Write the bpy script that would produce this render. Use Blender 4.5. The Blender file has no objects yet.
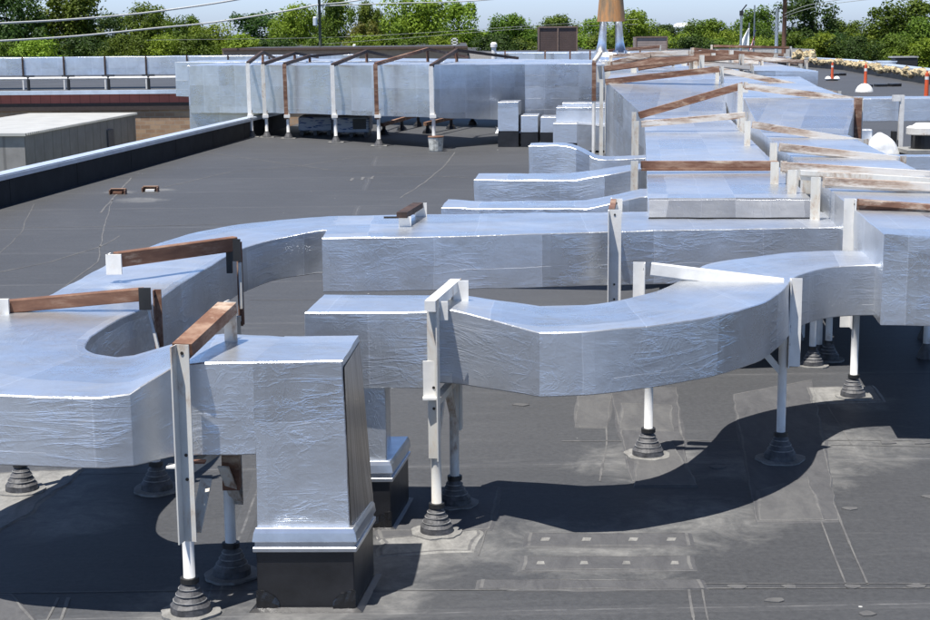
import bpy, bmesh, math, random
from mathutils import Vector, Matrix, noise
random.seed(7)
sc = bpy.context.scene
COL = sc.collection
R = math.radians
H = 3.5                                   # camera height above the roof, metres (plan data below is in units of H)

# ------------------------------------------------------------------ camera
FPX, CX, CY = 1550.0, 465.0, 310.0
PITCH = math.atan(278 / 1550.0); ROLL = -.009
cp, sp = math.cos(PITCH), math.sin(PITCH)
cam = bpy.data.cameras.new("camera"); cam_o = bpy.data.objects.new("camera", cam); COL.objects.link(cam_o)
cam.sensor_width = 36; cam.lens = 36 * FPX / 930.0
cam.clip_start = .1; cam.clip_end = 9000
cam_o.location = (0, 0, H)
cam_o.rotation_euler = (Matrix.Rotation(R(90) - PITCH, 3, 'X') @ Matrix.Rotation(ROLL, 3, 'Z')).to_euler()
sc.camera = cam_o
sc.render.resolution_x = 1024; sc.render.resolution_y = 683

# ------------------------------------------------------------------ light
SUN = Vector((-.248, -.25, 1.0)).normalized()
w = bpy.data.worlds.new("World"); sc.world = w; w.use_nodes = True
nt = w.node_tree; bg = nt.nodes['Background']
sky = nt.nodes.new('ShaderNodeTexSky'); sky.sky_type = 'NISHITA'; sky.sun_disc = False
sky.sun_elevation = math.asin(SUN.z); sky.sun_rotation = R(224.8)
sky.altitude = 0; sky.air_density = 1.0; sky.dust_density = .6; sky.ozone_density = 2.2
tint = nt.nodes.new('ShaderNodeMix'); tint.data_type = 'RGBA'; tint.blend_type = 'MULTIPLY'; tint.inputs[0].default_value = 1
nt.links.new(sky.outputs[0], tint.inputs[6]); tint.inputs[7].default_value = (.90, .98, 1.17, 1)
tcw = nt.nodes.new('ShaderNodeTexCoord'); sepw = nt.nodes.new('ShaderNodeSeparateXYZ'); nt.links.new(tcw.outputs['Generated'], sepw.inputs[0])
elev = nt.nodes.new('ShaderNodeValToRGB'); nt.links.new(sepw.outputs[2], elev.inputs[0])
er = elev.color_ramp; er.elements[0].position = 0; er.elements[0].color = (.80, .97, 1.50, 1); er.elements[1].position = 1; er.elements[1].color = (.13, .16, .22, 1)
k = er.elements.new(.32); k.color = (1.14, 1.27, 1.50, 1); k = er.elements.new(.55); k.color = (.22, .27, .36, 1)
nt.links.new(elev.outputs[0], tint.inputs[7])
nt.links.new(tint.outputs[2], bg.inputs[0]); bg.inputs[1].default_value = .088
sl = bpy.data.lights.new("sun", 'SUN'); sl.energy = 5.0; sl.angle = R(.5); sl.color = (1, .96, .9)
so = bpy.data.objects.new("sun", sl); COL.objects.link(so)
so.rotation_euler = SUN.to_track_quat('Z', 'Y').to_euler(); so.location = (0, 0, 40)
sc.view_settings.view_transform = 'Standard'; sc.view_settings.look = 'None'
sc.view_settings.exposure = .78; sc.view_settings.gamma = 1; sc.view_settings.use_curve_mapping = False

# ------------------------------------------------------------------ measuring
def W(u, v, z=0.0):
    """point of the plane at height z*H seen at photo pixel (u, v), in units of H"""
    x = (u - CX) / FPX; t = (v - CY) / FPX
    c, s = math.cos(ROLL), math.sin(ROLL)
    x, t = x * c + t * s, t * c - x * s
    k = (1 - z) / (sp + t * cp)
    return (x * k, (cp - t * sp) * k)
def V(q, z): return Vector((q[0] * H, q[1] * H, z * H))
def Q(X, D, Z):
    c = D * cp + (1 - Z) * sp; t = ((1 - Z) * cp - D * sp) / c; x = X / c
    return CX + FPX * (x * math.cos(ROLL) - t * math.sin(ROLL)), CY + FPX * (t * math.cos(ROLL) + x * math.sin(ROLL))
def ZAT(q, v):
    """height (units of H) of the point above plan point q that shows at row v"""
    lo, hi = -6, .9999 if v > 20 else 3
    if v < 40: hi = 3
    for _ in range(60):
        m = (lo + hi) / 2
        if Q(q[0], q[1], m)[1] > v: lo = m
        else: hi = m
    return lo

# ------------------------------------------------------------------ tags
def tag(o, label=None, cat=None, group=None, kind=None):
    if label: o["label"] = label
    if cat: o["category"] = cat
    if group: o["group"] = group
    if kind: o["kind"] = kind
    return o
def empty(name, loc, label, cat, group=None):
    o = bpy.data.objects.new(name, None); COL.objects.link(o)
    o.location = loc; o.empty_display_size = .1
    tag(o, label, cat, group); return o

class MB:
    def __init__(s): s.v = []; s.f = []; s.uv = []; s.m = []
    def quad(s, pts, uvs=None, mi=0):
        b = len(s.v); s.v += [Vector(p) for p in pts]; s.f.append(list(range(b, b + len(pts))))
        s.uv.append(uvs or [(0, 0)] * len(pts)); s.m.append(mi)
    def grid(s, rows, uvs=None, mi=0, flip=False):
        b = len(s.v); n = len(rows[0])
        for r in rows: s.v += [Vector(p) for p in r]
        for i in range(len(rows) - 1):
            for j in range(n - 1):
                ids = [(i, j), (i, j + 1), (i + 1, j + 1), (i + 1, j)]
                if flip: ids.reverse()
                s.f.append([b + a * n + c for a, c in ids])
                s.uv.append([uvs[a][c] if uvs else (0, 0) for a, c in ids]); s.m.append(mi)
    def box(s, c, size, rz=0, mi=0, rot=None):
        m = rot or Matrix.Rotation(rz, 3, 'Z'); c = Vector(c); h = [k / 2 for k in size]
        P = [c + m @ Vector((x * h[0], y * h[1], z * h[2])) for z in (-1, 1) for y in (-1, 1) for x in (-1, 1)]
        b = len(s.v); s.v += P
        for f in ((0, 2, 3, 1), (4, 5, 7, 6), (0, 1, 5, 4), (2, 6, 7, 3), (0, 4, 6, 2), (1, 3, 7, 5)):
            s.f.append([b + i for i in f]); s.uv.append([(0, 0)] * 4); s.m.append(mi)
    def hexa(s, bot, top, mi=0):
        b = len(s.v); s.v += [Vector(p) for p in bot] + [Vector(p) for p in top]; n = len(bot)
        s.f.append([b + i for i in reversed(range(n))]); s.uv.append([(0, 0)] * n); s.m.append(mi)
        s.f.append([b + n + i for i in range(n)]); s.uv.append([(0, 0)] * n); s.m.append(mi)
        for i in range(n):
            j = (i + 1) % n
            s.f.append([b + i, b + j, b + n + j, b + n + i]); s.uv.append([(0, 0)] * 4); s.m.append(mi)
    def bar(s, a, b, wd, ht, up=Vector((0, 0, 1)), mi=0, off=(0, 0)):
        """box bar from a to b, wd wide (sideways) and ht high"""
        a = Vector(a); b = Vector(b); d = (b - a).normalized()
        side = d.cross(up)
        if side.length < 1e-4: side = Vector((1, 0, 0))
        side.normalize(); u = side.cross(d).normalized()
        o = side * off[0] + u * off[1]
        q = [side * x * wd / 2 + u * y * ht / 2 + o for x, y in ((-1, -1), (1, -1), (1, 1), (-1, 1))]
        s.hexa([a + k for k in q], [b + k for k in q], mi)
    def tube(s, pts, rad, n=12, cap=True, mi=0):
        pts = [Vector(p) for p in pts]; rad = rad if isinstance(rad, (list, tuple)) else [rad] * len(pts)
        b = len(s.v); pu = None
        for i, p in enumerate(pts):
            d = (pts[min(i + 1, len(pts) - 1)] - pts[max(i - 1, 0)])
            if d.length < 1e-6: d = Vector((0, 0, 1))
            d.normalize()
            ref = Vector((0, 0, 1)) if abs(d.z) < .9 else Vector((1, 0, 0))
            x = d.cross(ref).normalized(); y = d.cross(x).normalized()
            for k in range(n):
                t = 2 * math.pi * k / n
                s.v.append(p + (x * math.cos(t) + y * math.sin(t)) * rad[i])
        for i in range(len(pts) - 1):
            for k in range(n):
                k2 = (k + 1) % n
                s.f.append([b + i * n + k, b + i * n + k2, b + (i + 1) * n + k2, b + (i + 1) * n + k]); s.uv.append([(0, 0)] * 4); s.m.append(mi)
        if cap:
            s.f.append([b + k for k in range(n)]); s.uv.append([(0, 0)] * n); s.m.append(mi)
            s.f.append([b + (len(pts) - 1) * n + k for k in reversed(range(n))]); s.uv.append([(0, 0)] * n); s.m.append(mi)
    def lathe(s, c, prof, n=24, mi=0):
        c = Vector(c); b = len(s.v)
        for r, z in prof:
            for k in range(n):
                t = 2 * math.pi * k / n; s.v.append(c + Vector((r * math.cos(t), r * math.sin(t), z)))
        for i in range(len(prof) - 1):
            for k in range(n):
                k2 = (k + 1) % n
                s.f.append([b + i * n + k, b + i * n + k2, b + (i + 1) * n + k2, b + (i + 1) * n + k]); s.uv.append([(0, 0)] * 4); s.m.append(mi)
        s.f.append([b + (len(prof) - 1) * n + k for k in range(n)]); s.uv.append([(0, 0)] * n); s.m.append(mi)
    def build(s, name, mats, parent=None, smooth=False, weld=False, bev=0):
        me = bpy.data.meshes.new(name); 
        org = parent.matrix_world.translation.copy() if parent is not None and parent.type == 'EMPTY' else Vector()
        if parent is not None and parent.type != 'EMPTY':
            org = parent['_org'] if '_org' in parent else Vector(); org = Vector(org)
        if parent is not None and parent.type == 'EMPTY': org = Vector(parent.location)
        me.from_pydata([v - org for v in s.v], [], s.f)
        uvl = me.uv_layers.new(name="UVMap"); k = 0
        for f in s.uv:
            for q in f: uvl.data[k].uv = q; k += 1
        mats = mats if isinstance(mats, (list, tuple)) else [mats]
        for m in mats: me.materials.append(m)
        me.polygons.foreach_set('material_index', s.m)
        if weld or bev:
            bm = bmesh.new(); bm.from_mesh(me); bmesh.ops.remove_doubles(bm, verts=bm.verts, dist=.0008)
            if bev: bmesh.ops.bevel(bm, geom=bm.edges[:], offset=bev, segments=1, affect='EDGES', clamp_overlap=True)
            bmesh.ops.recalc_face_normals(bm, faces=bm.faces); bm.to_mesh(me); bm.free()
        me.polygons.foreach_set('use_smooth', [smooth] * len(me.polygons)); me.update()
        o = bpy.data.objects.new(name, me); COL.objects.link(o)
        if parent is not None: o.parent = parent
        return o

def each(b, name, mats, parent, **kw):
    """build every separate piece of b as a part of its own"""
    up = list(range(len(b.v)))
    def find(i):
        while up[i] != i: up[i] = up[up[i]]; i = up[i]
        return i
    for f in b.f:
        r = find(f[0])
        for i in f[1:]: up[find(i)] = r
    groups = {}
    for k, f in enumerate(b.f): groups.setdefault(find(f[0]), []).append(k)
    for ks in groups.values():
        m = MB(); ids = {}
        for k in ks:
            for i in b.f[k]:
                if i not in ids: ids[i] = len(m.v); m.v.append(b.v[i])
            m.f.append([ids[i] for i in b.f[k]]); m.uv.append(b.uv[k]); m.m.append(b.m[k])
        m.build(name, mats, parent, **kw)

# ------------------------------------------------------------------ materials
class NT:
    def __init__(s, name):
        s.mat = bpy.data.materials.new(name); s.mat.use_nodes = True
        s.t = s.mat.node_tree; s.b = s.t.nodes['Principled BSDF']
    def n(s, typ, **kw):
        nd = s.t.nodes.new(typ)
        for k, v in kw.items():
            if isinstance(k, str) and hasattr(nd, k): setattr(nd, k, v)
        return nd
    def link(s, a, b): s.t.links.new(a, b)
    def val(s, sock, v):
        if hasattr(v, 'is_linked') or hasattr(v, 'links'): s.link(v, sock)
        else: sock.default_value = v
    def math(s, op, a, b=0.0, c=0.0, clamp=False):
        nd = s.n('ShaderNodeMath', operation=op, use_clamp=clamp)
        s.val(nd.inputs[0], a); s.val(nd.inputs[1], b); s.val(nd.inputs[2], c); return nd.outputs[0]
    def noise(s, vec, scale, detail=4, rough=.55, dist=0):
        nd = s.n('ShaderNodeTexNoise'); nd.inputs['Scale'].default_value = scale; nd.inputs['Detail'].default_value = detail
        nd.inputs['Roughness'].default_value = rough; nd.inputs['Distortion'].default_value = dist
        if vec is not None: s.link(vec, nd.inputs['Vector'])
        return nd.outputs['Fac']
    def coord(s, which='Object', scale=(1, 1, 1), rot=0, loc=(0, 0, 0)):
        tc = s.n('ShaderNodeTexCoord'); mp = s.n('ShaderNodeMapping')
        mp.inputs['Scale'].default_value = scale; mp.inputs['Rotation'].default_value = (0, 0, rot); mp.inputs['Location'].default_value = loc
        s.link(tc.outputs[which], mp.inputs[0]); return mp.outputs[0]
    def ramp(s, fac, stops):
        nd = s.n('ShaderNodeValToRGB'); cr = nd.color_ramp
        while len(cr.elements) < len(stops): cr.elements.new(.5)
        for e, (p, c) in zip(cr.elements, stops):
            e.position = p; e.color = (*(c if isinstance(c, tuple) else (c, c, c)), 1)
        s.link(fac, nd.inputs[0]); return nd.outputs[0]
    def mix(s, fac, a, b, typ='MIX'):
        nd = s.n('ShaderNodeMix', data_type='RGBA', blend_type=typ)
        s.val(nd.inputs[0], fac)
        for i, v in ((6, a), (7, b)):
            if isinstance(v, tuple): nd.inputs[i].default_value = (*v, 1)
            else: s.link(v, nd.inputs[i])
        return nd.outputs[2]
    def bump(s, h, strength=.5, dist=.01, prev=None):
        nd = s.n('ShaderNodeBump'); nd.inputs['Strength'].default_value = strength; nd.inputs['Distance'].default_value = dist
        s.link(h, nd.inputs['Height'])
        if prev is not None: s.link(prev, nd.inputs['Normal'])
        return nd.outputs[0]
    def set(s, **kw):
        names = dict(color='Base Color', metal='Metallic', rough='Roughness', normal='Normal', spec='Specular IOR Level')
        for k, v in kw.items():
            sock = s.b.inputs[names[k]]
            if isinstance(v, tuple): sock.default_value = (*v, 1)
            else: s.val(sock, v)
        return s

def mat_foil():
    m = NT("foil_membrane")
    uv = m.coord('UV'); ob = m.coord('Object')
    big = m.noise(ob, 1.3, 3, .5); fine = m.noise(ob, 34, 4, .65, .3); wide = m.noise(m.coord('UV', scale=(.8, 1.5, 1)), 3.2, 3, .5, .4)
    n1 = m.noise(m.coord('UV', scale=(.4, 2.1, 1)), 4.2, 5, .62, .7); n2 = m.noise(ob, 6.5, 4, .6, 1.2)
    def crease(n, p): return m.math('POWER', m.math('SUBTRACT', 1.0, m.math('MULTIPLY', m.math('ABSOLUTE', m.math('SUBTRACT', n, .5)), 2.0), clamp=True), p)
    c1 = m.math('MULTIPLY', crease(n1, 14), m.ramp(m.noise(ob, 1.9, 3, .6), [(.46, .04), (.62, 1.0)])); c2 = m.math('MULTIPLY', crease(n2, 22), m.ramp(big, [(.45, 1.0), (.62, .1)]))
    sep = m.n('ShaderNodeSeparateXYZ'); m.link(uv, sep.inputs[0])
    wob = m.noise(uv, 2.2, 3)
    def lap(co, per, wid, amt):
        a = m.math('MULTIPLY_ADD', wob, amt, co)
        fr = m.math('FRACT', m.math('ADD', m.math('DIVIDE', a, per), .5))
        return m.math('LESS_THAN', m.math('ABSOLUTE', m.math('SUBTRACT', fr, .5)), wid / per)
    def side(co, per, amt):
        return m.math('FRACT', m.math('DIVIDE', m.math('MULTIPLY_ADD', wob, amt, co), per))
    l1 = lap(sep.outputs[0], 1.13, .006, .04); l2 = lap(sep.outputs[1], .37, .005, .05)
    s1 = side(sep.outputs[0], 1.13, .04)
    strip = m.math('LESS_THAN', s1, .075)                       # tape band over each joint
    l2m = m.math('MULTIPLY', l2, m.math('GREATER_THAN', m.noise(uv, .9, 2), .47))
    h = m.math('ADD', m.math('ADD', m.math('MULTIPLY', c1, .38), m.math('MULTIPLY', c2, .14)), m.math('ADD', m.math('MULTIPLY', fine, .16), m.math('MULTIPLY', wide, .8)))
    h = m.math('ADD', h, m.math('ADD', m.math('MULTIPLY', strip, .18), m.math('MULTIPLY', m.math('ADD', l1, l2m), .55)))
    cell = m.n('ShaderNodeTexWhiteNoise', noise_dimensions='2D'); cv = m.n('ShaderNodeCombineXYZ')
    m.link(m.math('FLOOR', m.math('DIVIDE', m.math('MULTIPLY_ADD', wob, .04, sep.outputs[0]), 1.13)), cv.inputs[0])
    m.link(m.math('FLOOR', m.math('DIVIDE', m.math('MULTIPLY_ADD', wob, .05, sep.outputs[1]), .74)), cv.inputs[1])
    m.link(cv.outputs[0], cell.inputs['Vector'])
    tone = m.math('ADD', m.math('MULTIPLY_ADD', cell.outputs['Value'], .22, .84), m.math('MULTIPLY', strip, .05))
    base = m.ramp(big, [(.3, (.58, .605, .64)), (.7, (.67, .695, .73))])
    dirt = m.ramp(m.noise(ob, 2.7, 8, .7, .4), [(.45, 0.0), (.75, 1.0)])
    base = m.mix(m.math('MULTIPLY', dirt, .35), base, (.36, .36, .36))
    base = m.mix(m.math('MULTIPLY', m.math('ADD', l1, l2m, clamp=True), .35), base, (.85, .87, .9))  # lap lines lightened in the base colour, a painted highlight along each ridge
    sc_ = m.n('ShaderNodeVectorMath', operation='SCALE'); m.link(base, sc_.inputs[0]); m.link(tone, sc_.inputs['Scale'])
    rough = m.math('ADD', m.math('MULTIPLY', m.noise(ob, 3.5, 5), .22), m.math('MULTIPLY_ADD', cell.outputs['Value'], .10, .17))
    m.set(color=sc_.outputs[0], metal=.82, rough=rough, normal=m.bump(h, .5, .011)); return m.mat
def mat_plain(name, col, rough=.6, metal=0.0, var=.12, scale=6, bump=0, bscale=30):
    m = NT(name); ob = m.coord('Object')
    c2 = tuple(max(0, k * (1 - 2 * var)) for k in col); c1 = tuple(min(1, k * (1 + var)) for k in col)
    m.set(color=m.ramp(m.noise(ob, scale, 5, .6), [(.3, c2), (.7, c1)]), metal=metal, rough=rough)
    if bump: m.set(normal=m.bump(m.noise(ob, bscale, 4), bump, .01))
    return m.mat
def mat_steel(name, rust, lo=.45, hi=.6, stretch=(1, 1, 1), seedloc=(0, 0, 0), paint=(.74, .73, .70)):
    """white painted steel, share `rust` of it rusted through"""
    m = NT(name); ob = m.coord('Object', scale=stretch, loc=seedloc)
    n1 = m.noise(ob, 2.6, 8, .68, .5); n2 = m.noise(ob, 17, 5, .7)
    k = m.math('ADD', m.math('MULTIPLY', n1, .8), m.math('MULTIPLY', n2, .2))
    c = .5 + (.5 - rust) * .42
    fac = m.ramp(k, [(c - .06, 0.0), (c + .07, 1.0)])
    rustc = m.ramp(m.noise(ob, 4.5, 7, .7), [(.28, (.070, .030, .020)), (.5, (.155, .075, .045)), (.72, (.34, .235, .17))])
    pn = m.ramp(m.noise(ob, 5, 6, .6), [(.3, tuple(p * .78 for p in paint)), (.7, paint)])
    halo = m.ramp(k, [(c - .1, 0.0), (c, 1.0)])
    pn = m.mix(m.math('MULTIPLY', halo, .45), pn, (.50, .36, .22))
    m.set(color=m.mix(fac, pn, rustc), rough=m.math('MULTIPLY_ADD', fac, .35, .45), normal=m.bump(n2, .25, .004)); return m.mat

def mat_roof(dust_pts):
    m = NT("roof_membrane"); ob = m.coord('Object')
    big = m.noise(ob, .22, 6, .6, .4); mid = m.noise(m.coord('Object', scale=(1, 2.2, 1)), 1.3, 8, .68, .3); fine = m.noise(ob, 22, 6, .75)
    base = m.ramp(m.math('ADD', m.math('MULTIPLY', big, .55), m.math('MULTIPLY', mid, .45)),
                  [(.32, (.036, .037, .040)), (.5, (.051, .0525, .056)), (.68, (.072, .074, .078))])
    base = m.mix(.55, base, m.ramp(fine, [(.3, (.028, .029, .032)), (.7, (.077, .079, .083))]), 'MIX')
    # sheets of membrane with lapped seams
    br = m.n('ShaderNodeTexBrick'); br.offset = .37
    wv = m.n('ShaderNodeVectorMath', operation='ADD')
    dn = m.n('ShaderNodeTexNoise'); dn.inputs['Scale'].default_value = .8; dn.inputs['Detail'].default_value = 3
    m.link(ob, dn.inputs['Vector'])
    ds = m.n('ShaderNodeVectorMath', operation='SCALE'); ds.inputs['Scale'].default_value = .06; m.link(dn.outputs['Color'], ds.inputs[0])
    mp = m.coord('Object', rot=R(-1.5), loc=(1.3, .70, 0)); m.link(mp, wv.inputs[0]); m.link(ds.outputs[0], wv.inputs[1])
    m.link(wv.outputs[0], br.inputs['Vector'])
    br.inputs['Scale'].default_value = 1; br.inputs['Brick Width'].default_value = 37; br.inputs['Row Height'].default_value = 3.25
    br.inputs['Mortar Size'].default_value = .012; br.inputs['Mortar Smooth'].default_value = .6
    br.inputs['Color1'].default_value = (.42, .42, .42, 1); br.inputs['Color2'].default_value = (.58, .58, .58, 1); br.inputs['Mortar'].default_value = (.5, .5, .5, 1)
    base = m.mix(.35, base, br.outputs['Color'], 'OVERLAY')
    br2 = m.n('ShaderNodeTexBrick'); br2.offset = .37; m.link(wv.outputs[0], br2.inputs['Vector'])
    br2.inputs['Scale'].default_value = 1; br2.inputs['Brick Width'].default_value = 37; br2.inputs['Row Height'].default_value = 3.25
    br2.inputs['Mortar Size'].default_value = .075; br2.inputs['Mortar Smooth'].default_value = .2
    strip = m.math('MULTIPLY', br2.outputs['Fac'], .12)
    base = m.mix(strip, base, (.11, .11, .115))
    seam = m.math('MULTIPLY', br.outputs['Fac'], m.ramp(m.noise(ob, 3, 6, .7), [(.42, 0.0), (.68, .7)]))
    base = m.mix(seam, base, (.19, .19, .19))
    # pale dust settled round the boots and curbs
    acc = None
    geo = m.n('ShaderNodeTexCoord').outputs['Object']
    for (x, y, r) in dust_pts:
        d = m.n('ShaderNodeVectorMath', operation='DISTANCE'); m.link(geo, d.inputs[0]); d.inputs[1].default_value = (x, y, 0)
        q = m.n('ShaderNodeMapRange', interpolation_type='SMOOTHSTEP'); m.link(d.outputs['Value'], q.inputs[0])
        q.inputs[1].default_value = r; q.inputs[2].default_value = r * .15; q.inputs[3].default_value = 0; q.inputs[4].default_value = 1
        acc = q.outputs[0] if acc is None else m.math('MAXIMUM', acc, q.outputs[0])
    dn2 = m.noise(ob, 2.6, 9, .72, .8)
    du = m.ramp(m.math('ADD', m.math('MULTIPLY', acc, .34), m.math('MULTIPLY', dn2, .6)), [(.50, 0.0), (.80, 1.0)])
    base = m.mix(m.math('MULTIPLY', du, .8), base, m.ramp(m.noise(ob, 9, 8, .75), [(.3, (.11, .11, .107)), (.72, (.30, .295, .28))]))
    # broad faint smears, and small flecks
    sm = m.ramp(m.noise(m.coord('Object', scale=(.5, 2.5, 1)), 1.7, 9, .75, .5), [(.55, 0.0), (.8, 1.0)])
    base = m.mix(m.math('MULTIPLY', sm, .3), base, (.15, .15, .15))
    vo = m.n('ShaderNodeTexVoronoi'); vo.inputs['Scale'].default_value = 2.6; m.link(ob, vo.inputs['Vector'])
    fl = m.math('MULTIPLY', m.math('LESS_THAN', vo.outputs['Distance'], .035), m.math('GREATER_THAN', m.noise(ob, .9, 2), .60))
    base = m.mix(m.math('MULTIPLY', fl, .7), base, (.5, .5, .48))
    h = m.math('ADD', m.math('MULTIPLY', br2.outputs['Fac'], .8), m.math('ADD', m.math('MULTIPLY', fine, .25), m.math('MULTIPLY', mid, .7)))
    m.set(color=base, rough=.62, spec=.35, normal=m.bump(h, .5, .008)); return m.mat

def mat_patch(name, a, b):
    m = NT(name); ob = m.coord('Object')
    n1 = m.noise(m.coord('Object', scale=(2.2, .7, 1)), 3, 9, .74, .6); n2 = m.noise(ob, 20, 6, .7)
    k = m.math('ADD', m.math('MULTIPLY', n1, .75), m.math('MULTIPLY', n2, .25))
    m.set(color=m.ramp(k, [(.34, a), (.66, b)]), rough=.7, normal=m.bump(k, .5, .006)); return m.mat

def mat_brick():
    m = NT("brick_wall"); 
    br = m.n('ShaderNodeTexBrick'); m.link(m.coord('UV'), br.inputs['Vector'])
    br.inputs['Scale'].default_value = 1; br.inputs['Brick Width'].default_value = .62; br.inputs['Row Height'].default_value = .26
    br.inputs['Mortar Size'].default_value = .022
    br.inputs['Color1'].default_value = (.25, .145, .085, 1); br.inputs['Color2'].default_value = (.40, .27, .17, 1); br.inputs['Mortar'].default_value = (.30, .25, .2, 1)
    m.set(color=m.mix(.3, br.outputs['Color'], m.ramp(m.noise(m.coord('UV'), 1.5, 6, .7), [(.3, (.16, .1, .07)), (.7, (.46, .34, .24))])), rough=.85); return m.mat
def mat_ribbed(name, col, per, depth=.02, axis=0, dark=.55):
    m = NT(name); sep = m.n('ShaderNodeSeparateXYZ'); m.link(m.coord('UV'), sep.inputs[0])
    fr = m.math('FRACT', m.math('DIVIDE', sep.outputs[axis], per))
    g = m.math('LESS_THAN', fr, .10)
    n = m.noise(m.coord('Object'), 1.2, 6, .65)
    c = m.ramp(n, [(.3, tuple(k * .8 for k in col)), (.7, tuple(min(1, k * 1.15) for k in col))])
    m.set(color=m.mix(m.math('MULTIPLY', g, 1 - dark), c, tuple(k * .35 for k in col)), rough=.55, normal=m.bump(m.math('SUBTRACT', 1.0, g), .8, depth)); return m.mat
def mat_leaf(name, a, b, c):
    m = NT(name)
    oi = m.n('ShaderNodeObjectInfo'); ob = m.coord('Object')
    k = m.noise(ob, .55, 4, .6); k2 = m.noise(ob, 3.1, 3, .7)
    kk = m.math('ADD', m.math('MULTIPLY', k, .6), m.math('MULTIPLY', k2, .4))
    col = m.ramp(kk, [(.34, a), (.5, b), (.66, c)])
    hs = m.n('ShaderNodeHueSaturation'); m.link(col, hs.inputs['Color'])
    m.link(m.math('MULTIPLY_ADD', oi.outputs['Random'], .4, .8), hs.inputs['Value'])
    m.link(m.math('MULTIPLY_ADD', oi.outputs['Random'], .03, .485), hs.inputs['Hue'])
    m.set(color=hs.outputs[0], rough=.6, spec=.25)
    tr = m.n('ShaderNodeBsdfTranslucent'); m.link(hs.outputs[0], tr.inputs[0])
    mx = m.n('ShaderNodeMixShader'); mx.inputs[0].default_value = .35
    out = m.t.nodes['Material Output']
    m.link(m.b.outputs[0], mx.inputs[1]); m.link(tr.outputs[0], mx.inputs[2]); m.link(mx.outputs[0], out.inputs[0]); return m.mat

M = {}
M['foil'] = mat_foil()
M['white'] = mat_steel("white_painted_steel", .13)
M['worn'] = mat_steel("worn_painted_steel", .30, stretch=(1, 1, .5), paint=(.6, .59, .55))
M['rust_mid'] = mat_steel("half_rusted_steel", .64, stretch=(.5, .5, 1.2), paint=(.66, .62, .56), seedloc=(2, 8, 1))
M['brown'] = mat_plain("dark_brown_steel", (.055, .030, .022), .8, 0, .4, 8)
M['rust'] = mat_steel("rusty_steel", .80, stretch=(.4, .4, 1.8), paint=(.55, .47, .38), seedloc=(3, 1, 2))
M['rust_light'] = mat_steel("faded_rusty_steel", .42, stretch=(.35, .35, 1.8), paint=(.60, .57, .53), seedloc=(7, 4, 2))
M['dark_steel'] = mat_steel("dark_rusted_steel", .9, paint=(.25, .2, .17), seedloc=(9, 4, 5))
M['black'] = mat_plain("black_curb_membrane", (.016, .016, .018), .38, 0, .3, 3, .35, 7)
M['black_matte'] = mat_plain("black_wall_membrane", (.010, .010, .011), .85, 0, .4, 2)
M['black_gloss'] = mat_plain("glossy_black_flashing", (.012, .012, .013), .22, 0, .3, 5, .5, 14)
M['galv'] = mat_plain("galvanised_flashing", (.60, .63, .67), .30, .85, .12, 4, .12, 9)
M['boot'] = mat_plain("rubber_boot", (.070, .070, .074), .6, 0, .3, 14, .4, 40)
M['bootring'] = mat_plain("boot_ring_edge", (.20, .20, .20), .7, 0, .3, 20)
M['clamp'] = mat_plain("dark_clamp", (.03, .03, .03), .5, .3)
M['coping'] = mat_plain("metal_coping", (.58, .64, .72), .38, .5, .08, 2)
M['bolt'] = mat_plain("bolt_steel", (.05, .045, .04), .5, .6)

# ------------------------------------------------------------------ ground, roof deck
def sheet(name, pts, z, mat, kind='structure', th=None, uvscale=1.0):
    b = MB()
    if th: b.hexa([(x, y, z - th) for x, y in pts], [(x, y, z) for x, y in pts])
    else: b.quad([(x, y, z) for x, y in pts], [(x * uvscale, y * uvscale) for x, y in pts])
    return tag(b.build(name, mat), kind=kind)
GZ = -4.6
M['ground'] = mat_patch("ground_grass", (.05, .07, .03), (.12, .12, .08))
sheet("ground", [(-3000, -300), (3000, -300), (3000, 6000), (-3000, 6000)], GZ, M['ground'])
foot = lambda u, v: V(W(u, v), 0)
dust = []
for (u, v, r) in ((437, 535, 1.1), (400, 560, .9), (190, 612, 1.0), (22, 492, 1.3), (60, 520, 1.0), (300, 618, 1.3), (380, 600, .8), (648, 460, 1.3), (780, 470, 1.3), (600, 548, 1.4), (853, 400, .9), (120, 192, .8), (160, 190, .8), (470, 545, .9), (700, 520, 1.2), (850, 445, 1.5), (140, 200, 1.2)):
    p = foot(u, v); dust.append((p.x, p.y, r))
M['roof'] = mat_roof(dust)
# edge of the deck follows the parapet on the left
pa = (-2.76, 9.186); pb = (-2.142, 14.916)
pdir = ((pb[0] - pa[0]) / (pb[1] - pa[1]))
def par(D): return (pa[0] + pdir * (D - pa[1]), D)
deckL0, deckL1 = par(-30), par(42)
deck = [(deckL0[0] * H, deckL0[1] * H), (9.5 * H, -30 * H), (9.5 * H, 42 * H), (deckL1[0] * H, deckL1[1] * H)]
b = MB(); b.quad([(x, y, 0) for x, y in deck]); tag(b.build("roof_deck", M['roof']), kind='structure')
M['tanwall'] = mat_plain("tan_wall", (.36, .27, .19), .85, 0, .1, 1.5)
b = MB(); b.hexa([(x * .998, y, GZ) for x, y in deck], [(x * .998, y, -.05) for x, y in deck])
own = b.build("building_body", M['tanwall']); tag(own, kind='structure')

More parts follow.
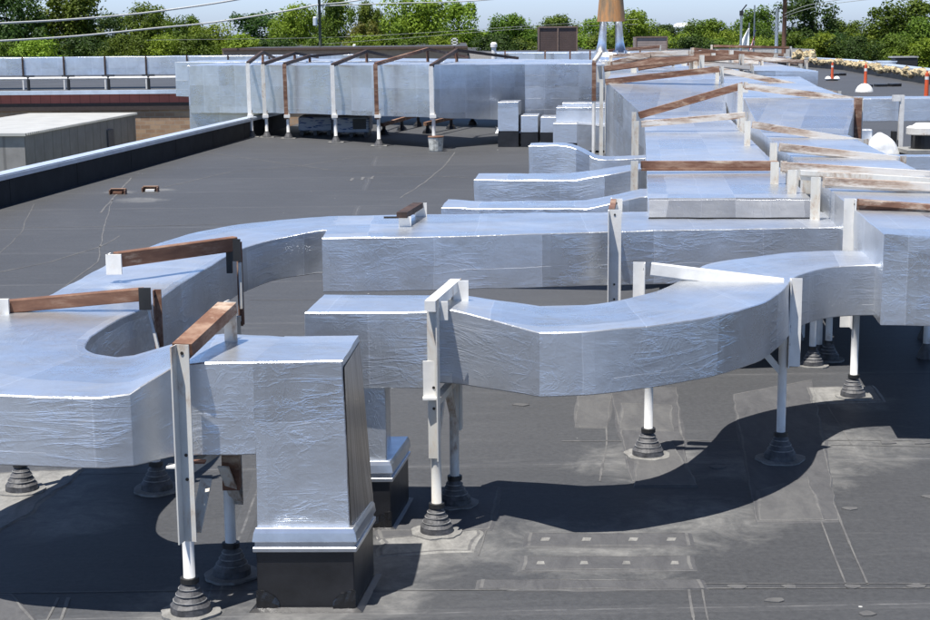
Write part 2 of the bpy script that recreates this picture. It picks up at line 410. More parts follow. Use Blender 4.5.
# patches of newer or paler membrane glued on the roof
M['patch'] = mat_patch("pale_roof_patch", (.060, .060, .063), (.105, .104, .102))
M['bead'] = mat_patch("sealant_bead", (.052, .052, .056), (.15, .148, .142))
M['patch2'] = mat_patch("grey_roof_patch", (.044, .044, .048), (.088, .088, .09))
M['patch3'] = mat_patch("dusty_roof_patch", (.09, .089, .086), (.26, .255, .24))
pn = 0
def patch(pts, mat, lvl=1, wob=.02):
    global pn
    pn += 1; b = MB(); P = [foot(u, v) for u, v in pts]; ring = []
    for i in range(len(P)):
        a, c = P[i], P[(i + 1) % len(P)]; n = max(2, int((c - a).length / .12))
        for k in range(n):
            q = a.lerp(c, k / n)
            ring.append(q + Vector((noise.noise(q * 4), noise.noise(q * 4 + Vector((9, 2, 0))), 0)) * wob)
    zt = .004 * lvl + pn * .00035; cen = sum(ring, Vector()) / len(ring)
    out = [p + (p - cen).normalized() * .03 for p in ring]
    b.hexa([(p.x, p.y, .0002) for p in out], [(p.x, p.y, zt) for p in ring])
    n = len(ring)
    for i in range(n):
        a, c = ring[i], ring[(i + 1) % n]; ai, ci = a + (cen - a).normalized() * .022, c + (cen - c).normalized() * .022
        b.quad([(a.x, a.y, zt + .0012), (c.x, c.y, zt + .0012), (ci.x, ci.y, zt + .0012), (ai.x, ai.y, zt + .0012)], mi=1)
    tag(b.build("roof_patch", [mat, M['bead']]), kind='structure')
patch([(578, 393), (612, 393), (607, 428), (575, 427)], M['patch'], 1)
patch([(610, 388), (676, 388), (688, 475), (632, 482)], M['patch2'], 1)
patch([(622, 404), (672, 406), (674, 432), (620, 430)], M['patch'], 2)
patch([(640, 443), (672, 443), (697, 487), (634, 487)], M['patch'], 3)
patch([(733, 395), (812, 380), (838, 521), (757, 523)], M['patch2'], 1)
patch([(757, 492), (808, 478), (824, 521), (760, 522)], M['patch'], 2)
patch([(808, 388), (872, 386), (884, 402), (812, 404)], M['patch3'], 1)
patch([(-30, 474), (82, 470), (20, 520), (-30, 545)], M['patch3'], 1, .05)
patch([(383, 532), (480, 530), (472, 553), (378, 556)], M['patch3'], 1, .07)
patch([(-30, 596), (12, 596), (50, 640), (-30, 640)], M['patch2'], 2)
patch([(372, 490), (500, 487), (490, 530), (380, 540)], M['patch2'], 1)
for row, (va, vb, ua, ub) in enumerate(((534, 547, 530, 688), (557, 571, 524, 690), (581, 590, 482, 700))):
    patch([(ua, va), (ub, va), (ub + 3, vb), (ua - 2, vb)], M['patch2'], 1)
    b = MB()
    for k in range(4):
        u = ua + (ub - ua) * (.1 + .27 * k) + random.uniform(-4, 4); vm = (va + vb) / 2
        pts = [foot(u + dx, vm + dy) for dx, dy in ((-9, 3.4), (8, 3.2), (11 - 5 * (row == 1), -3), (-6, -3.3))]
        if row == 2: pts = [foot(u + dx, vm + dy) for dx, dy in ((-5, 1.5), (5, 1.4), (4, -1.5), (-4, -1.4))]
        c = sum(pts, Vector()) / 4
        b.hexa([(p.x, p.y, .001) for p in pts], [(p.x, p.y, .007) for p in pts])
        if row < 2:
            inn = [c.lerp(p, .5) for p in pts]; b.hexa([(p.x, p.y, .007) for p in inn], [(p.x, p.y, .010) for p in inn])
    tag(b.build("fastener_patch", M['patch3']), kind='structure')
# worn fastener spots along the two seams that cross the roof
b = MB()
for u, v in ((790, 587), (852, 587), (916, 587), (887, 443), (922, 443), (775, 601), (867, 614), (929, 497), (717, 467), (520, 405), (737, 587), (848, 509)):
    n = 7; a0_ = random.random() * 6; c = foot(u, v); k = .045 if v > 500 else .06
    pts = [(c.x + 1.5 * k * math.cos(a0_ + 6.283 * i / n) * random.uniform(.5, 1.15), c.y + k * math.sin(a0_ + 6.283 * i / n) * random.uniform(.6, 1.2)) for i in range(n)]
    b.hexa([(x, y, .0006) for x, y in pts], [(x, y, .007) for x, y in pts])
tag(b.build("roof_scraps", M['patch']), kind='stuff'); 

def seam(pts, wd=.02, mat='bead', gap=.18):
    """narrow line of sealant along a lap joint, broken here and there"""
    b = MB(); P = [foot(u, v) for u, v in pts]; L = []
    for a, c in zip(P[:-1], P[1:]):
        n = max(2, int((c - a).length / .15)); L += [a.lerp(c, k / n) for k in range(n)]
    L.append(P[-1]); L = [p + Vector((noise.noise(p * .9), noise.noise(p * .9 + Vector((5, 5, 0))), 0)) * .03 for p in L]
    for a, c in zip(L[:-1], L[1:]):
        d = (c - a); nrm = Vector((-d.y, d.x, 0)).normalized() * wd * .5 * (1 + .6 * noise.noise(a * 4))
        b.quad([(a - nrm).to_tuple()[:2] + (.0035,), (c - nrm).to_tuple()[:2] + (.0035,), (c + nrm).to_tuple()[:2] + (.0035,), (a + nrm).to_tuple()[:2] + (.0035,)])
    if b.f: tag(b.build("roof_seam", M[mat]), kind='structure')
seam([(-20, 593), (250, 591), (480, 589.5), (700, 589.5), (960, 589)], .014); seam([(480, 583), (700, 584.5), (960, 585)], .010)
seam([(812, 500), (835, 560), (846, 590)], .012); seam([(812, 440), (840, 523), (866, 586)], .016); seam([(690, 590), (697, 640)], .014); seam([(703, 590), (712, 640)], .010)
seam([(560, 441), (700, 441), (830, 441), (960, 441)], .016); seam([(830, 446), (960, 447)], .012); seam([(610, 386), (606, 440), (600, 482)], .014); seam([(500, 500), (486, 532), (478, 556)], .012)
seam([(822, 395), (838, 420), (850, 445)], .014)
seam([(112, 200), (104, 228), (98, 262), (60, 290)], .018); seam([(0, 272), (50, 262), (100, 247), (120, 236)], .03); seam([(34, 204), (20, 235), (-10, 262)], .015)
seam([(165, 187), (230, 172), (300, 166)], .035); seam([(0, 228), (150, 226), (300, 222), (420, 219)], .03); seam([(190, 150), (330, 170), (470, 178)], .04); seam([(250, 152), (380, 150), (520, 152)], .03); seam([(300, 166), (350, 158), (430, 156)], .05)
seam([(100, 213), (118, 193), (131, 178)], .04); seam([(400, 198), (424, 183), (445, 165), (455, 152)], .035); seam([(250, 300), (330, 300)], .02); seam([(820, 95), (880, 90), (925, 88)], .06)
seam([(835, 83), (880, 80), (935, 84)], .06); seam([(55, 640), (68, 598)], .02); seam([(38, 640), (58, 598)], .014)
for k_, (u, v) in enumerate(((345, 180), (350, 179.5), (356, 179), (361, 178.5), (366, 178), (371, 177.5))): seam([(u, v + 1.5), (u + 3, v - 1.5)] if k_ % 2 else [(u, v), (u + 4, v + .2)], .07, gap=-9)

# ------------------------------------------------------------------ wrapped ducts
def wob(p, amp):
    q = p * 2.3; f = p * 9
    a = noise.noise_vector(q) * .9 + noise.noise_vector(f) * .35
    return p + a * amp
def cr(a, b, c, d, t):
    return .5 * ((2 * b) + (c - a) * t + (2 * a - 5 * b + 4 * c - d) * t * t + (3 * b - a - 3 * c + d) * t ** 3)
def subdiv(a, b, n, ch):
    """a..b split in n with an extra point ch from each end"""
    L = (b - a).length
    m0 = 2.6 * ch / L; ts = [0, ch / L] + [m0 + (1 - 2 * m0) * k / n for k in range(n + 1)] + [1 - ch / L, 1]
    ts = sorted(set(t for t in ts if 0 <= t <= 1))
    return [a.lerp(b, t) for t in ts]
def duct(name, st, parent, step=.10, ch=.007, amp=.009, smooth=True, caps=(True, True), mat=None):
    """st: list of (outer point, inner point, bottom, top outer, top inner), heights and plan in units of H"""
    S = [(Vector((o[0], o[1], zo)) * H, Vector((i[0], i[1], zi)) * H, zb * H) for o, i, zb, zo, zi in st]
    sect = []
    for k in range(len(S) - 1):
        p0, p1, p2, p3 = S[max(k - 1, 0)], S[k], S[k + 1], S[min(k + 2, len(S) - 1)]
        if smooth is not False and smooth is not True and k == smooth: p0 = p1
        L = max((p2[0] - p1[0]).length, (p2[1] - p1[1]).length); n = max(1, int(L / step))
        for j in range(n):
            t = j / n
            if smooth is True or (smooth is not False and k >= smooth): sect.append(tuple(cr(p0[m], p1[m], p2[m], p3[m], t) for m in range(3)))
            else: sect.append(tuple(p1[m] + (p2[m] - p1[m]) * t for m in range(3)))
    sect.append(S[-1])
    b = MB(); rows = []; uvs = []; acc = 0; prev = None
    w0 = max((s[0] - s[1]).length for s in S); h0 = max(s[0].z - s[2] for s in S)
    nw = max(2, int(w0 / (step * 1.1))); nh = max(2, int(h0 / (step * .8)))
    first = last = None
    for o, i, zb in sect:
        cen = (o + i) / 2
        if prev is not None: acc += (cen - prev).length
        prev = cen
        ob_ = Vector((o.x, o.y, zb)); ib = Vector((i.x, i.y, zb))
        ring = []; per = []; q = 0
        for a, c, n, base in ((o, ob_, nh, 0), (ob_, ib, nw, 3), (ib, i, nh, 7), (i, o, nw, 11)):
            seg = subdiv(a, c, n, ch); 
            # cut the corner a little
            for p in seg[1:-1]:
                ring.append(p); per.append((acc + base * .37, base + (p - a).length))
        # chamfered loop: drop the exact corners
        ring.append(ring[0]); per.append((acc + 11 * .37, 11 + (i - o).length))
        rows.append([wob(p, amp) for p in ring]); uvs.append(per)
        if first is None: first = (o, i, ob_, ib)
        last = (o, i, ob_, ib)
    b.grid(rows, uvs)
    for cap, (o, i, ob_, ib), fl in ((caps[0], first, False), (caps[1], last, True)):
        if not cap: continue
        base = rows[0] if not fl else rows[-1]
        cen = (o + i + ob_ + ib) / 4; rs = []; us = []
        for t in (1, .985, .9, .75, .6, .45, .3, .15, .01):
            row = [cen.lerp(p, t) for p in base]
            if t < 1: row = [p + noise.noise_vector(p * 5) * .006 for p in row]
            rs.append(row); us.append([(5 + (p.x - cen.x), 2 + p.z) for p in row])
        b.grid(rs, us, flip=fl)
    ob = b.build(name, mat or M['foil'], parent, smooth=True, weld=True); ob.data.set_sharp_from_angle(angle=R(27))
    return ob
def gbox(name, bot, top, parent, mat=None, step=.1, amp=.009, u0=0):
    """wrapped box from 4 bottom and 4 top corners (metres), every face gridded and crinkled"""
    bot = [Vector(p) for p in bot]; top = [Vector(p) for p in top]; b = MB(); nb = max(2, int((top[0] - bot[0]).length / step))
    def face(A, B_, C, D_, k):
        n = max(2, int((B_ - A).length / step)); m_ = max(2, int((D_ - A).length / step))
        rs = []; us = []
        for r in range(m_ + 1):
            l = A.lerp(D_, r / m_); q = B_.lerp(C, r / m_)
            rs.append([wob(l.lerp(q, c / n), amp) for c in range(n + 1)])
            us.append([(u0 + k * 3 + (q - l).length * c / n, k * 2.1 + (D_ - A).length * r / m_) for c in range(n + 1)])
        b.grid(rs, us)
    for i in range(4):
        j = (i + 1) % 4; face(bot[i], bot[j], top[j], top[i], i)
    face(top[0], top[1], top[2], top[3], 5); face(bot[3], bot[2], bot[1], bot[0], 6)
    o = b.build(name, mat or M['foil'], parent, weld=True)
    bm = bmesh.new(); bm.from_mesh(o.data)
    es = [e for e in bm.edges if len(e.link_faces) == 2 and e.calc_face_angle(0) > R(50)]
    bmesh.ops.bevel(bm, geom=es, offset=.006, segments=1, affect='EDGES', clamp_overlap=True, harden_normals=False)
    bm.to_mesh(o.data); bm.free()
    o.data.polygons.foreach_set('use_smooth', [True] * len(o.data.polygons)); o.data.set_sharp_from_angle(angle=R(27))
    return o
def w3(q, z): return Vector((q[0] * H, q[1] * H, z * H))

def curb(parent, c4, z0, z1, over=.019):
    """black roof curb with the bright flashing cap on it; c4: plan corners in metres"""
    c = sum((Vector((*p, 0)) for p in c4), Vector()) / 4
    def sc_(k, z): return [(c.x + (p[0] - c.x) * k[0], c.y + (p[1] - c.y) * k[1], z) for p in c4]
    def off(d, z):
        r = []
        for p in c4:
            r.append((p[0] + math.copysign(d, p[0] - c.x), p[1] + math.copysign(d, p[1] - c.y), z))
        return r
    b = MB(); b.hexa(off(0, z0), off(0, z1)); b.build("curb", M['black'], parent, bev=.006)
    b = MB()
    b.hexa(off(.05, z0 + .001), off(.012, z0 + .02)); b.build("curb_skirt", M['black'], parent)
    b = MB()
    for p, sx in ((c4[0], 1), (c4[1], -1)):
        n = 7; row0 = []; row1 = []
        for k in range(n):
            x = p[0] + sx * (k / (n - 1) * .14 - .006); hh = .13 * (1 - .55 * (k / (n - 1)) ** 2.2) + .012 * noise.noise(Vector((x * 30, p[1], 3)))
            row0.append((x, p[1] - .02 + .004 * noise.noise(Vector((x * 40, 1, 0))), z0 + .002)); row1.append((x, p[1] - .009 + .006 * noise.noise(Vector((x * 40, 7, 0))), z0 + hh))
        mid = [((a[0] + c_[0]) / 2, (a[1] + c_[1]) / 2 - .012 * abs(noise.noise(Vector((a[0] * 25, 4, 2)))), (a[2] + c_[2]) / 2) for a, c_ in zip(row0, row1)]
        back = [(c_[0], p[1] - .002, c_[2] - .004) for c_ in row1]
        b.grid([row0, mid, row1, back], flip=(sx < 0))
    each(b, "corner_flashing", M['black_gloss'], parent)
    b = MB()
    b.hexa(off(over, z1 - .075), off(over, z1 - .045)); b.hexa(off(over - .012, z1 - .045), off(over - .012, z1 - .01)); b.hexa(off(over + .002, z1 - .01), off(over - .006, z1 + .045)); b.hexa(off(over - .006, z1 + .045), off(.0, z1 + .075))
    b.build("flashing_cap", M['galv'], parent, bev=.003)

# --- near left run: riser on its curb, U bend, long run to the right
rf = W(258, 610); rr = W(355, 610); rb = W(374, 577)
riser_c = [(rf[0] * H, rf[1] * H), (rr[0] * H, rr[1] * H), (rb[0] * H, rb[1] * H), ((rb[0] - .166) * H, rb[1] * H)]
dA = empty("rooftop_duct", V(rf, 0), "foil duct from the nearest black curb, looping in a U at the left", "duct")
zt1 = .446
fr = W(204, 362, zt1); 
yF, yB = rf[1] + .008, rb[1] + .0
def rect(x0, x1, y0, y1, z): return [(x0 * H, y0 * H, z * H), (x1 * H, y0 * H, z * H), (x1 * H, y1 * H, z * H), (x0 * H, y1 * H, z * H)]
x0, x1 = rf[0] + .004, rr[0] - .006
cz = ZAT(rf, 543); c1z = cz
tf = W(343, 361, zt1); sk = .030
gbox("riser", [w3((x0, yF), cz + .01), w3((x1, yF), cz + .01), w3((x1 + sk, yB), cz + .01), w3((x0 + sk, yB), cz + .01)],
     [w3((x0, yF), zt1), w3((tf[0], yF), zt1), w3((tf[0] + .012, yB + .075), zt1), w3((x0 + sk, yB + .075), zt1)], dA)
bs = NT("streaked_reflection_metal"); k_ = bs.noise(bs.coord('Object', scale=(1, 14, .35)), 3.0, 6, .65)  # brown streaks put the reflection of the dark roof into the side's colour
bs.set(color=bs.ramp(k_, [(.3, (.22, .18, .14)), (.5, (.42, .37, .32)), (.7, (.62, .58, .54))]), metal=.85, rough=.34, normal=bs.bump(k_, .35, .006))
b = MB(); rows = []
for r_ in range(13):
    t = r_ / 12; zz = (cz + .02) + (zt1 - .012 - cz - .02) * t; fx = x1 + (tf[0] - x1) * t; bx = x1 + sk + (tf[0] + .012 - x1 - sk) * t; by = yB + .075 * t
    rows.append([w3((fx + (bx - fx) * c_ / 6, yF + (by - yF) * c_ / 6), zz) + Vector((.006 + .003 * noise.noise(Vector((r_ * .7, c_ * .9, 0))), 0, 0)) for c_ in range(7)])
b.grid(rows); b.build("side_reflection_sheet", bs.mat, dA, smooth=True)  # thin added sheet over the riser's right face, carrying the painted reflection
curb(dA, [(p[0], p[1]) for p in riser_c], 0, cz * H + .02)
stU = [((x0 + .02, yF + .001), (x0 + .03, yB + .073), .278, zt1 - .0007, zt1 - .0007),
       ((-.455, yF + .002), (-.455, 2.862), .280, .4455, .4455),
       ((-.50, 2.609), (-.50, 2.862), .280, .440, .440),
       (W(130, 394, .407), W(134, 355, .407), .281, .407, .407),
       (W(100, 396.5, .407), (-.655, 2.852), .283, .405, .405),
       (W(40, 397, .405), (-.70, 2.882), .283, .405, .405),
       ((-.90, 2.58), (-.728, 2.92), .283, .405, .405),
       ((-1.02, 2.70), (-.740, 2.965), .283, .406, .406),
       ((-1.075, 2.88), (-.745, 3.01), .283, .407, .407),
       ((-1.08, 3.06), (-.749, 3.08), .283, .407, .407),
       ((-1.03, 3.22), (-.729, 3.259), .283, .407, .407),
       ((-.985, 3.36), (-.699, 3.412), .283, .408, .408),
       ((-.96, 3.60), (-.688, 3.60), .283, .409, .409),
       ((-.942, 3.90), (-.676, 3.786), .284, .410, .410),
       ((-.925, 4.10), (-.641, 4.09), .287, .413, .413),
       ((-.869, 4.389), (-.619, 4.241), .292, .416, .416),
       ((-.792, 4.617), (-.544, 4.416), .30, .420, .420),
       ((-.668, 4.762), (-.475, 4.49), .302, .425, .425),
       ((-.53, 4.83), (-.425, 4.525), .302, .430, .430),
       ((-.40, 4.885), (-.385, 4.535), .302, .430, .430)]
duct("bend_run", stU, dA, smooth=4)
stL = [(W(322, 238, .43), (-.405, 4.885), .275, .43, .43), (W(400, 237.4, .43), (-.2, 4.905), .275, .43, .43),
       (W(500, 235, .43), (.14, 4.92), .275, .43, .43), (W(605, 231.5, .43), (.41, 4.93), .272, .43, .43),
       (W(730, 229, .43), (.8, 4.93), .272, .43, .43), (W(855, 226.5, .43), (1.13, 4.90), .272, .43, .43)]
duct("long_run", stL, dA, smooth=False)

# --- second riser, middle run with the S bend
sB = empty("rooftop_duct", V(W(391, 529), 0), "foil duct from the second black curb, bending in an S", "duct")
q2 = W(391, 529); q2b = (q2[0] + .03, q2[1] + .195)
x0b, x1b = q2[0] - .166, q2[0]
z2 = ZAT(q2, 474)
curb(sB, [(x0b * H, q2[1] * H), (x1b * H, q2[1] * H), (q2b[0] * H, q2b[1] * H), ((q2b[0] - .166) * H, q2b[1] * H)], 0, z2 * H + .02)
bt = .455
bxl = W(304, 312, bt); bxb = W(324, 295, bt)
gbox("riser", rect(x0b + .004, x1b - .006, q2[1] + .006, q2b[1] - .006, z2 + .01), rect(x0b + .004, x1b - .006, q2[1] + .006, q2b[1] - .006, .30), sB, u0=11)
gbox("box_section", [w3(bxl, .30), w3(W(434, 312, bt), .30), w3(W(450, 295, bt), .30), w3(bxb, .30)], [w3(bxl, bt), w3(W(434, 312, bt), bt), w3(W(450, 295, bt), bt), w3(bxb, bt)], sB, u0=21)
zS = .428
sS = [(W(428, 309.5, .448), W(446, 294, .448), .297, .448, .448),
      (W(452, 310.5, .447), W(463, 295, .447), .296, .447, .447),
      (W(497, 321, .437), W(500, 300.5, .437), .298, .437, .437),
      (W(540, 332.5, zS), W(540, 306, zS), .300, zS, zS),
      (W(590, 331.5, zS), W(585, 304.5, zS), .302, zS, zS),
      (W(640, 327, zS), W(620, 300, zS), .302, zS, zS),
      (W(690, 320.5, zS), W(650, 293, zS), .302, zS, zS),
      (W(730, 312.5, zS), W(672, 284, zS), .302, zS, zS),
      (W(762, 302.5, zS), W(690, 274.5, zS), .302, zS, zS),
      (W(781, 291.5, zS), W(706, 264.5, zS), .302, zS, zS),
      (W(789, 283, zS), W(735, 258.8, zS), .302, zS, zS),
      (W(798, 276, zS), W(765, 255, zS), .302, zS, zS),
      (W(818, 269.5, zS), W(800, 252, zS), .302, zS, zS),
      (W(845, 266, zS), W(838, 250.3, zS), .302, zS, zS),
      (W(890, 264.5, zS), W(884, 249.5, zS), .302, zS, zS)]
duct("s_bend", sS, sB, smooth=3)

# --- the two long receding runs, their flared transitions and the wide plenum behind
dR2 = empty("rooftop_duct", V(W(884, 400), 0), "right hand receding duct whose square foil end closes the right edge of the photo", "duct")
l0 = W(884, 234, .52); l1 = W(738, 113, .52)
def lin(a, b, t): return (a[0] + (b[0] - a[0]) * t, a[1] + (b[1] - a[1]) * t)
rdir = (.113, 1.0)
def along(q, d): return (q[0] + rdir[0] * d, q[1] + rdir[1] * d)
rr0 = along(l0, 0); rr0 = (l0[0] + .40, l0[1] - .05)
duct("receding_run", [(l0, rr0, .30, .52, .505), (along(l0, 1.9), along(rr0, 1.92), .30, .52, .505), (along(l0, 3.75), along(rr0, 3.79), .30, .52, .505)], dR2, step=.14, smooth=False)
e0, e1 = along(l0, 3.75), along(rr0, 3.79)
t0 = W(744, 98, .64); t1 = W(857, 100, .63)
duct("transition", [(e0, e1, .30, .521, .506), (t0, t1, .34, .64, .63)], dR2, step=.3, smooth=False, caps=(False, False))
duct("far_run", [(t0, t1, .34, .64, .63), (along(t0, 2), (t1[0] + .25, t1[1] + 2), .34, .64, .63), (along(t0, 4.2), (t1[0] + .6, t1[1] + 4.2), .34, .64, .63)], dR2, step=.4, smooth=False, caps=(False, False))

dR1 = empty("rooftop_duct", V(W(648, 330), 0), "middle receding duct under the single brown rusty bar, sloping down onto the long run", "duct")
a0 = W(648, 198, .48); a1 = W(811, 198, .48)
s0 = W(648, 218, .431); s1 = W(812, 218, .431)
duct("front_slope", [((s0[0], s0[1] - .01), (s1[0], s1[1] - .01), .39, .434, .434), (a0, a1, .39, .48, .48)], dR1, step=.12, smooth=False, caps=(False, False))
duct("receding_run", [(a0, a1, .25, .48, .48), (along(a0, 2.4), along(a1, 2.4), .25, .48, .48), (along(a0, 4.8), along(a1, 4.8), .25, .48, .48)], dR1, step=.15, smooth=False)
f0, f1 = along(a0, 4.8), along(a1, 4.8)
g0 = W(606, 81, .66); g1 = W(724, 79, .66)
duct("transition", [(f0, f1, .10, .481, .481), (g0, g1, .10, .66, .66)], dR1, step=.3, smooth=False, caps=(True, False))
duct("far_run", [(g0, g1, .10, .66, .66), (along(g0, 2.2), along(g1, 2.2), .10, .66, .66)], dR1, step=.4, smooth=False, caps=(False, False))

dP = empty("rooftop_duct", V((2, 13), 0), "broad low foil covered plenum farthest back under the crowd of rusty peaked bars", "duct")
P0 = W(607, 70, .665); P1 = W(818, 71, .665)
duct("plenum", [(P0, P1, .50, .665, .665), ((P0[0] + .6, 17.5), (P1[0] + .35, 17.5), .50, .675, .675), ((P0[0] + 1.2, 23), (P1[0] + 1.3, 23), .50, .685, .685)], dP, step=.8, smooth=False, amp=.02)
duct("plenum_skirt", [((P0[0] + .3, P0[1] + .8), (P1[0] - .5, P1[1] + .8), .1, .50, .50), ((P0[0] + 1.2, 22), (P1[0] - .3, 22), .1, .50, .50)], dP, step=1.2, smooth=False)

# --- branch ducts stepping down on the left of the middle run
def branch(lab, st, **k):
    q = st[0][0]; e = empty("branch_duct", V(q, 0), lab, "duct", "branch ducts joining the middle run")
    duct("branch", st, e, **k); return e
z = .42
branch("lowest branch duct, a thin foil strip just behind the long run",
       [(W(441, 208.5, z), W(448, 200, z), .30, z, z), (W(520, 208.8, z), W(520, 200.8, z), .30, z, z), (W(586, 208.5, z), W(586, 200.8, z), .30, z, z), (W(612, 203, .44), W(610, 195.5, .44), .31, .44, .44), (W(640, 197, .455), W(640, 189, .455), .32, .455, .455), (W(660, 196, .455), W(658, 188, .455), .32, .455, .455)], smooth=False, amp=.016)
z = .44
branch("second branch duct from the front, flat topped and bending up beside the white post",
       [(W(474, 179.5, z), W(479, 173.8, z), .32, z, z), (W(577, 180, z), W(569, 173.2, z), .32, z, z), (W(605, 175.2, .46), W(600, 169, .46), .33, .46, .46), (W(634, 170, .475), W(631, 164.5, .475), .33, .475, .475), (W(655, 168, .475), W(652, 163, .475), .33, .475, .475)], smooth=False, amp=.014)
z = .46
branch("third branch duct with a high back that curves down like a slide",
       [(W(529, 145.5, z), W(531, 142.8, z), .18, z, z), (W(562, 145.5, z), W(564, 142.5, z), .18, z, z), (W(576, 149, .445), W(578, 146, .445), .18, .445, .445), (W(590, 156, .41), W(592, 152.5, .41), .18, .41, .41), (W(602, 159.6, .395), W(604, 156, .395), .18, .395, .395), (W(645, 158, .40), W(645, 154.5, .40), .18, .40, .40)], smooth=True, amp=.012)
# boxes farther back
def fbox(name, lab, cat, u0, u1, vt, vb, vg, depth, group=None, u1b=None, par=None, zc=None):
    a = W(u0, vg); c = W(u1, vg); zt = ZAT(a, vt); zb = ZAT(a, vb)
    e = empty(name, V(a, 0), lab, cat, group)
    bt_ = [w3(a, zb), w3(c, zb), w3((c[0] + .1 * depth, c[1] + depth), zb), w3((a[0] + .1 * depth, a[1] + depth), zb)]
    tp_ = [w3(a, zt), w3(c, zt), w3((c[0] + .1 * depth, c[1] + depth), zt), w3((a[0] + .1 * depth, a[1] + depth), zt)]
    gbox("casing", bt_, tp_, e, step=.25, amp=.012)
    if zb > .01:
        m = MB(); m.hexa([p - Vector((0, 0, zb * H)) for p in bt_], [p for p in bt_]); m.build("curb", M['black'], e)
    return e
fbox("duct_box", "plain square foil box in front of the white post with a slanted grey side", "duct box", 553, 577, 123.5, 143, 153, .5)
eS = empty("duct_box", V(W(576, 153), 0), "grey slanted foil side duct wedged between square box and tall post", "duct box")
a = W(577, 153); c = W(634, 152); a_t, c_t = ZAT(a, 124), ZAT(c, 128)
gbox("casing", [w3(a, .02), w3(c, .02), w3((c[0] + .1, c[1] + .5), .02), w3((a[0] + .05, a[1] + .5), .02)], [w3(a, a_t), w3(c, c_t), w3((c[0] + .1, c[1] + .5), c_t), w3((a[0] + .05, a[1] + .5), a_t)], eS, step=.2, amp=.012)
fbox("duct_box", "wide foil box rising just behind the plain square box", "duct box", 556, 640, 107.5, 135, 150, .4)
fbox("duct_box", "thin foil ledge seen over the wide foil box", "duct box", 562, 640, 103, 112, 148, .3)
fbox("duct_box", "small foil box on black curb left of its twin under the far duct", "duct box", 521, 538, 115.5, 132, 147, .35)
fbox("duct_box", "small foil box on black curb touching the plain square box", "duct box", 540.5, 556, 117, 132.5, 147, .35)
eD = fbox("duct_drop", "tall narrow foil drop with flared foot coming down from the far duct", "duct drop", 498, 518.5, 102, 131, 147, .4)
a = W(496.5, 146); c = W(520, 146); m = MB(); zz = ZAT(a, 133); zz2 = ZAT(a, 129)
m.hexa([w3(a, zz) - Vector((.03, .06, 0)), w3(c, zz) + Vector((.03, -.06, 0)), w3((c[0], c[1] + .47), zz), w3((a[0], a[1] + .47), zz)], [w3((a[0] + .01, a[1]), zz2), w3((c[0] - .01, c[1]), zz2), w3((c[0], c[1] + .46), zz2), w3((a[0], a[1] + .46), zz2)])
m.build("flared_foot", M['foil'], eD)

# --- the far wrapped duct that crosses at the back and drops over the parapet
dF = empty("rooftop_duct", V((-1.2, 14.5), 0), "tall pale duct crossing behind the open roof on white posts with peaked bars", "duct")
def atz(q, z, back): return (q[0] + back * .12, q[1] + back)
fp = []
for u, v in ((190, 66), (255, 65.5), (290, 65.5), (340, 65.3), (390, 65.2), (436, 65), (480, 64.8), (527, 64.3), (570, 64), (612, 64)):
    zt = .705 if u < 300 else .72
    fp.append((W(u, v, zt), u, zt))
D_of = {190: 16.6, 255: 15.6, 290: 15.15, 340: 14.6, 390: 14.0, 436: 13.5, 480: 13.9, 527: 14.35, 570: 14.4, 612: 14.4}
st = []
for (q, u, zt) in fp:
    D = D_of[u]; 
    X = (u - CX) / FPX * (D * cp + (1 - .7) * sp)
    zt = ZAT((X, D), 65.5 - (u - 190) * .0035); zb = ZAT((X, D), 113 + max(0, (u - 280)) * .03)
    st.append(((X, D), (X + .16, D + 1.25), zb, zt, zt))
st[0] = ((st[0][0][0], 16.6), (st[0][0][0] + .1, 17.9), st[0][2], st[0][3], st[0][4])
duct("main_run", st, dF, step=.45, smooth=False, amp=.018)
o0 = st[0]; zt = o0[3]
xw = st[2][0][0] - st[0][0][0]
gbox("drop_over_parapet", [w3((o0[0][0], o0[0][1] - .02), -1.2), w3((st[1][0][0] - .05, o0[0][1] - .02), -1.2), w3((st[1][0][0], 17.6), -1.2), w3((o0[0][0], 17.6), -1.2)],
     [w3((o0[0][0], o0[0][1] - .02), zt), w3((st[1][0][0] - .05, o0[0][1] - .02), zt), w3((st[1][0][0], 17.6), zt), w3((o0[0][0], 17.6), zt)], dF, step=.4, amp=.018)
dF2 = empty("rooftop_duct", V((-1.2, 17.5), 0), "second pale duct lying right behind the tall far duct, only its top showing", "duct")
duct("main_run", [((-3.3, 18.0), (-3.1, 19.4), .3, .69, .69), ((-1.0, 17.2), (-.8, 18.7), .3, .70, .70), ((1.5, 15.6), (1.7, 17), .3, .69, .69)], dF2, step=.8, smooth=False, amp=.02)
dF3 = empty("rooftop_duct", V((0, 24), 0), "thin bright strip of duct along the skyline between the white vent and rusty stack", "duct")
duct("main_run", [(W(497, 53.5, .66), (W(497, 53.5, .66)[0], W(497, 53.5, .66)[1] + 1.5), .5, .67, .67), (W(668, 53.0, .66), (W(668, 53.0, .66)[0], W(668, 53.0, .66)[1] + 1.5), .5, .67, .67)], dF3, step=1.2, smooth=False, amp=.02)
m = MB()
for u in (505, 545, 570, 590, 640):
    q = W(u, 53.5, .66); q = (q[0], q[1] - .02); m.bar(w3(q, .45), w3(q, .71), .08, .08)
each(m, "strap", M['dark_steel'], dF3)

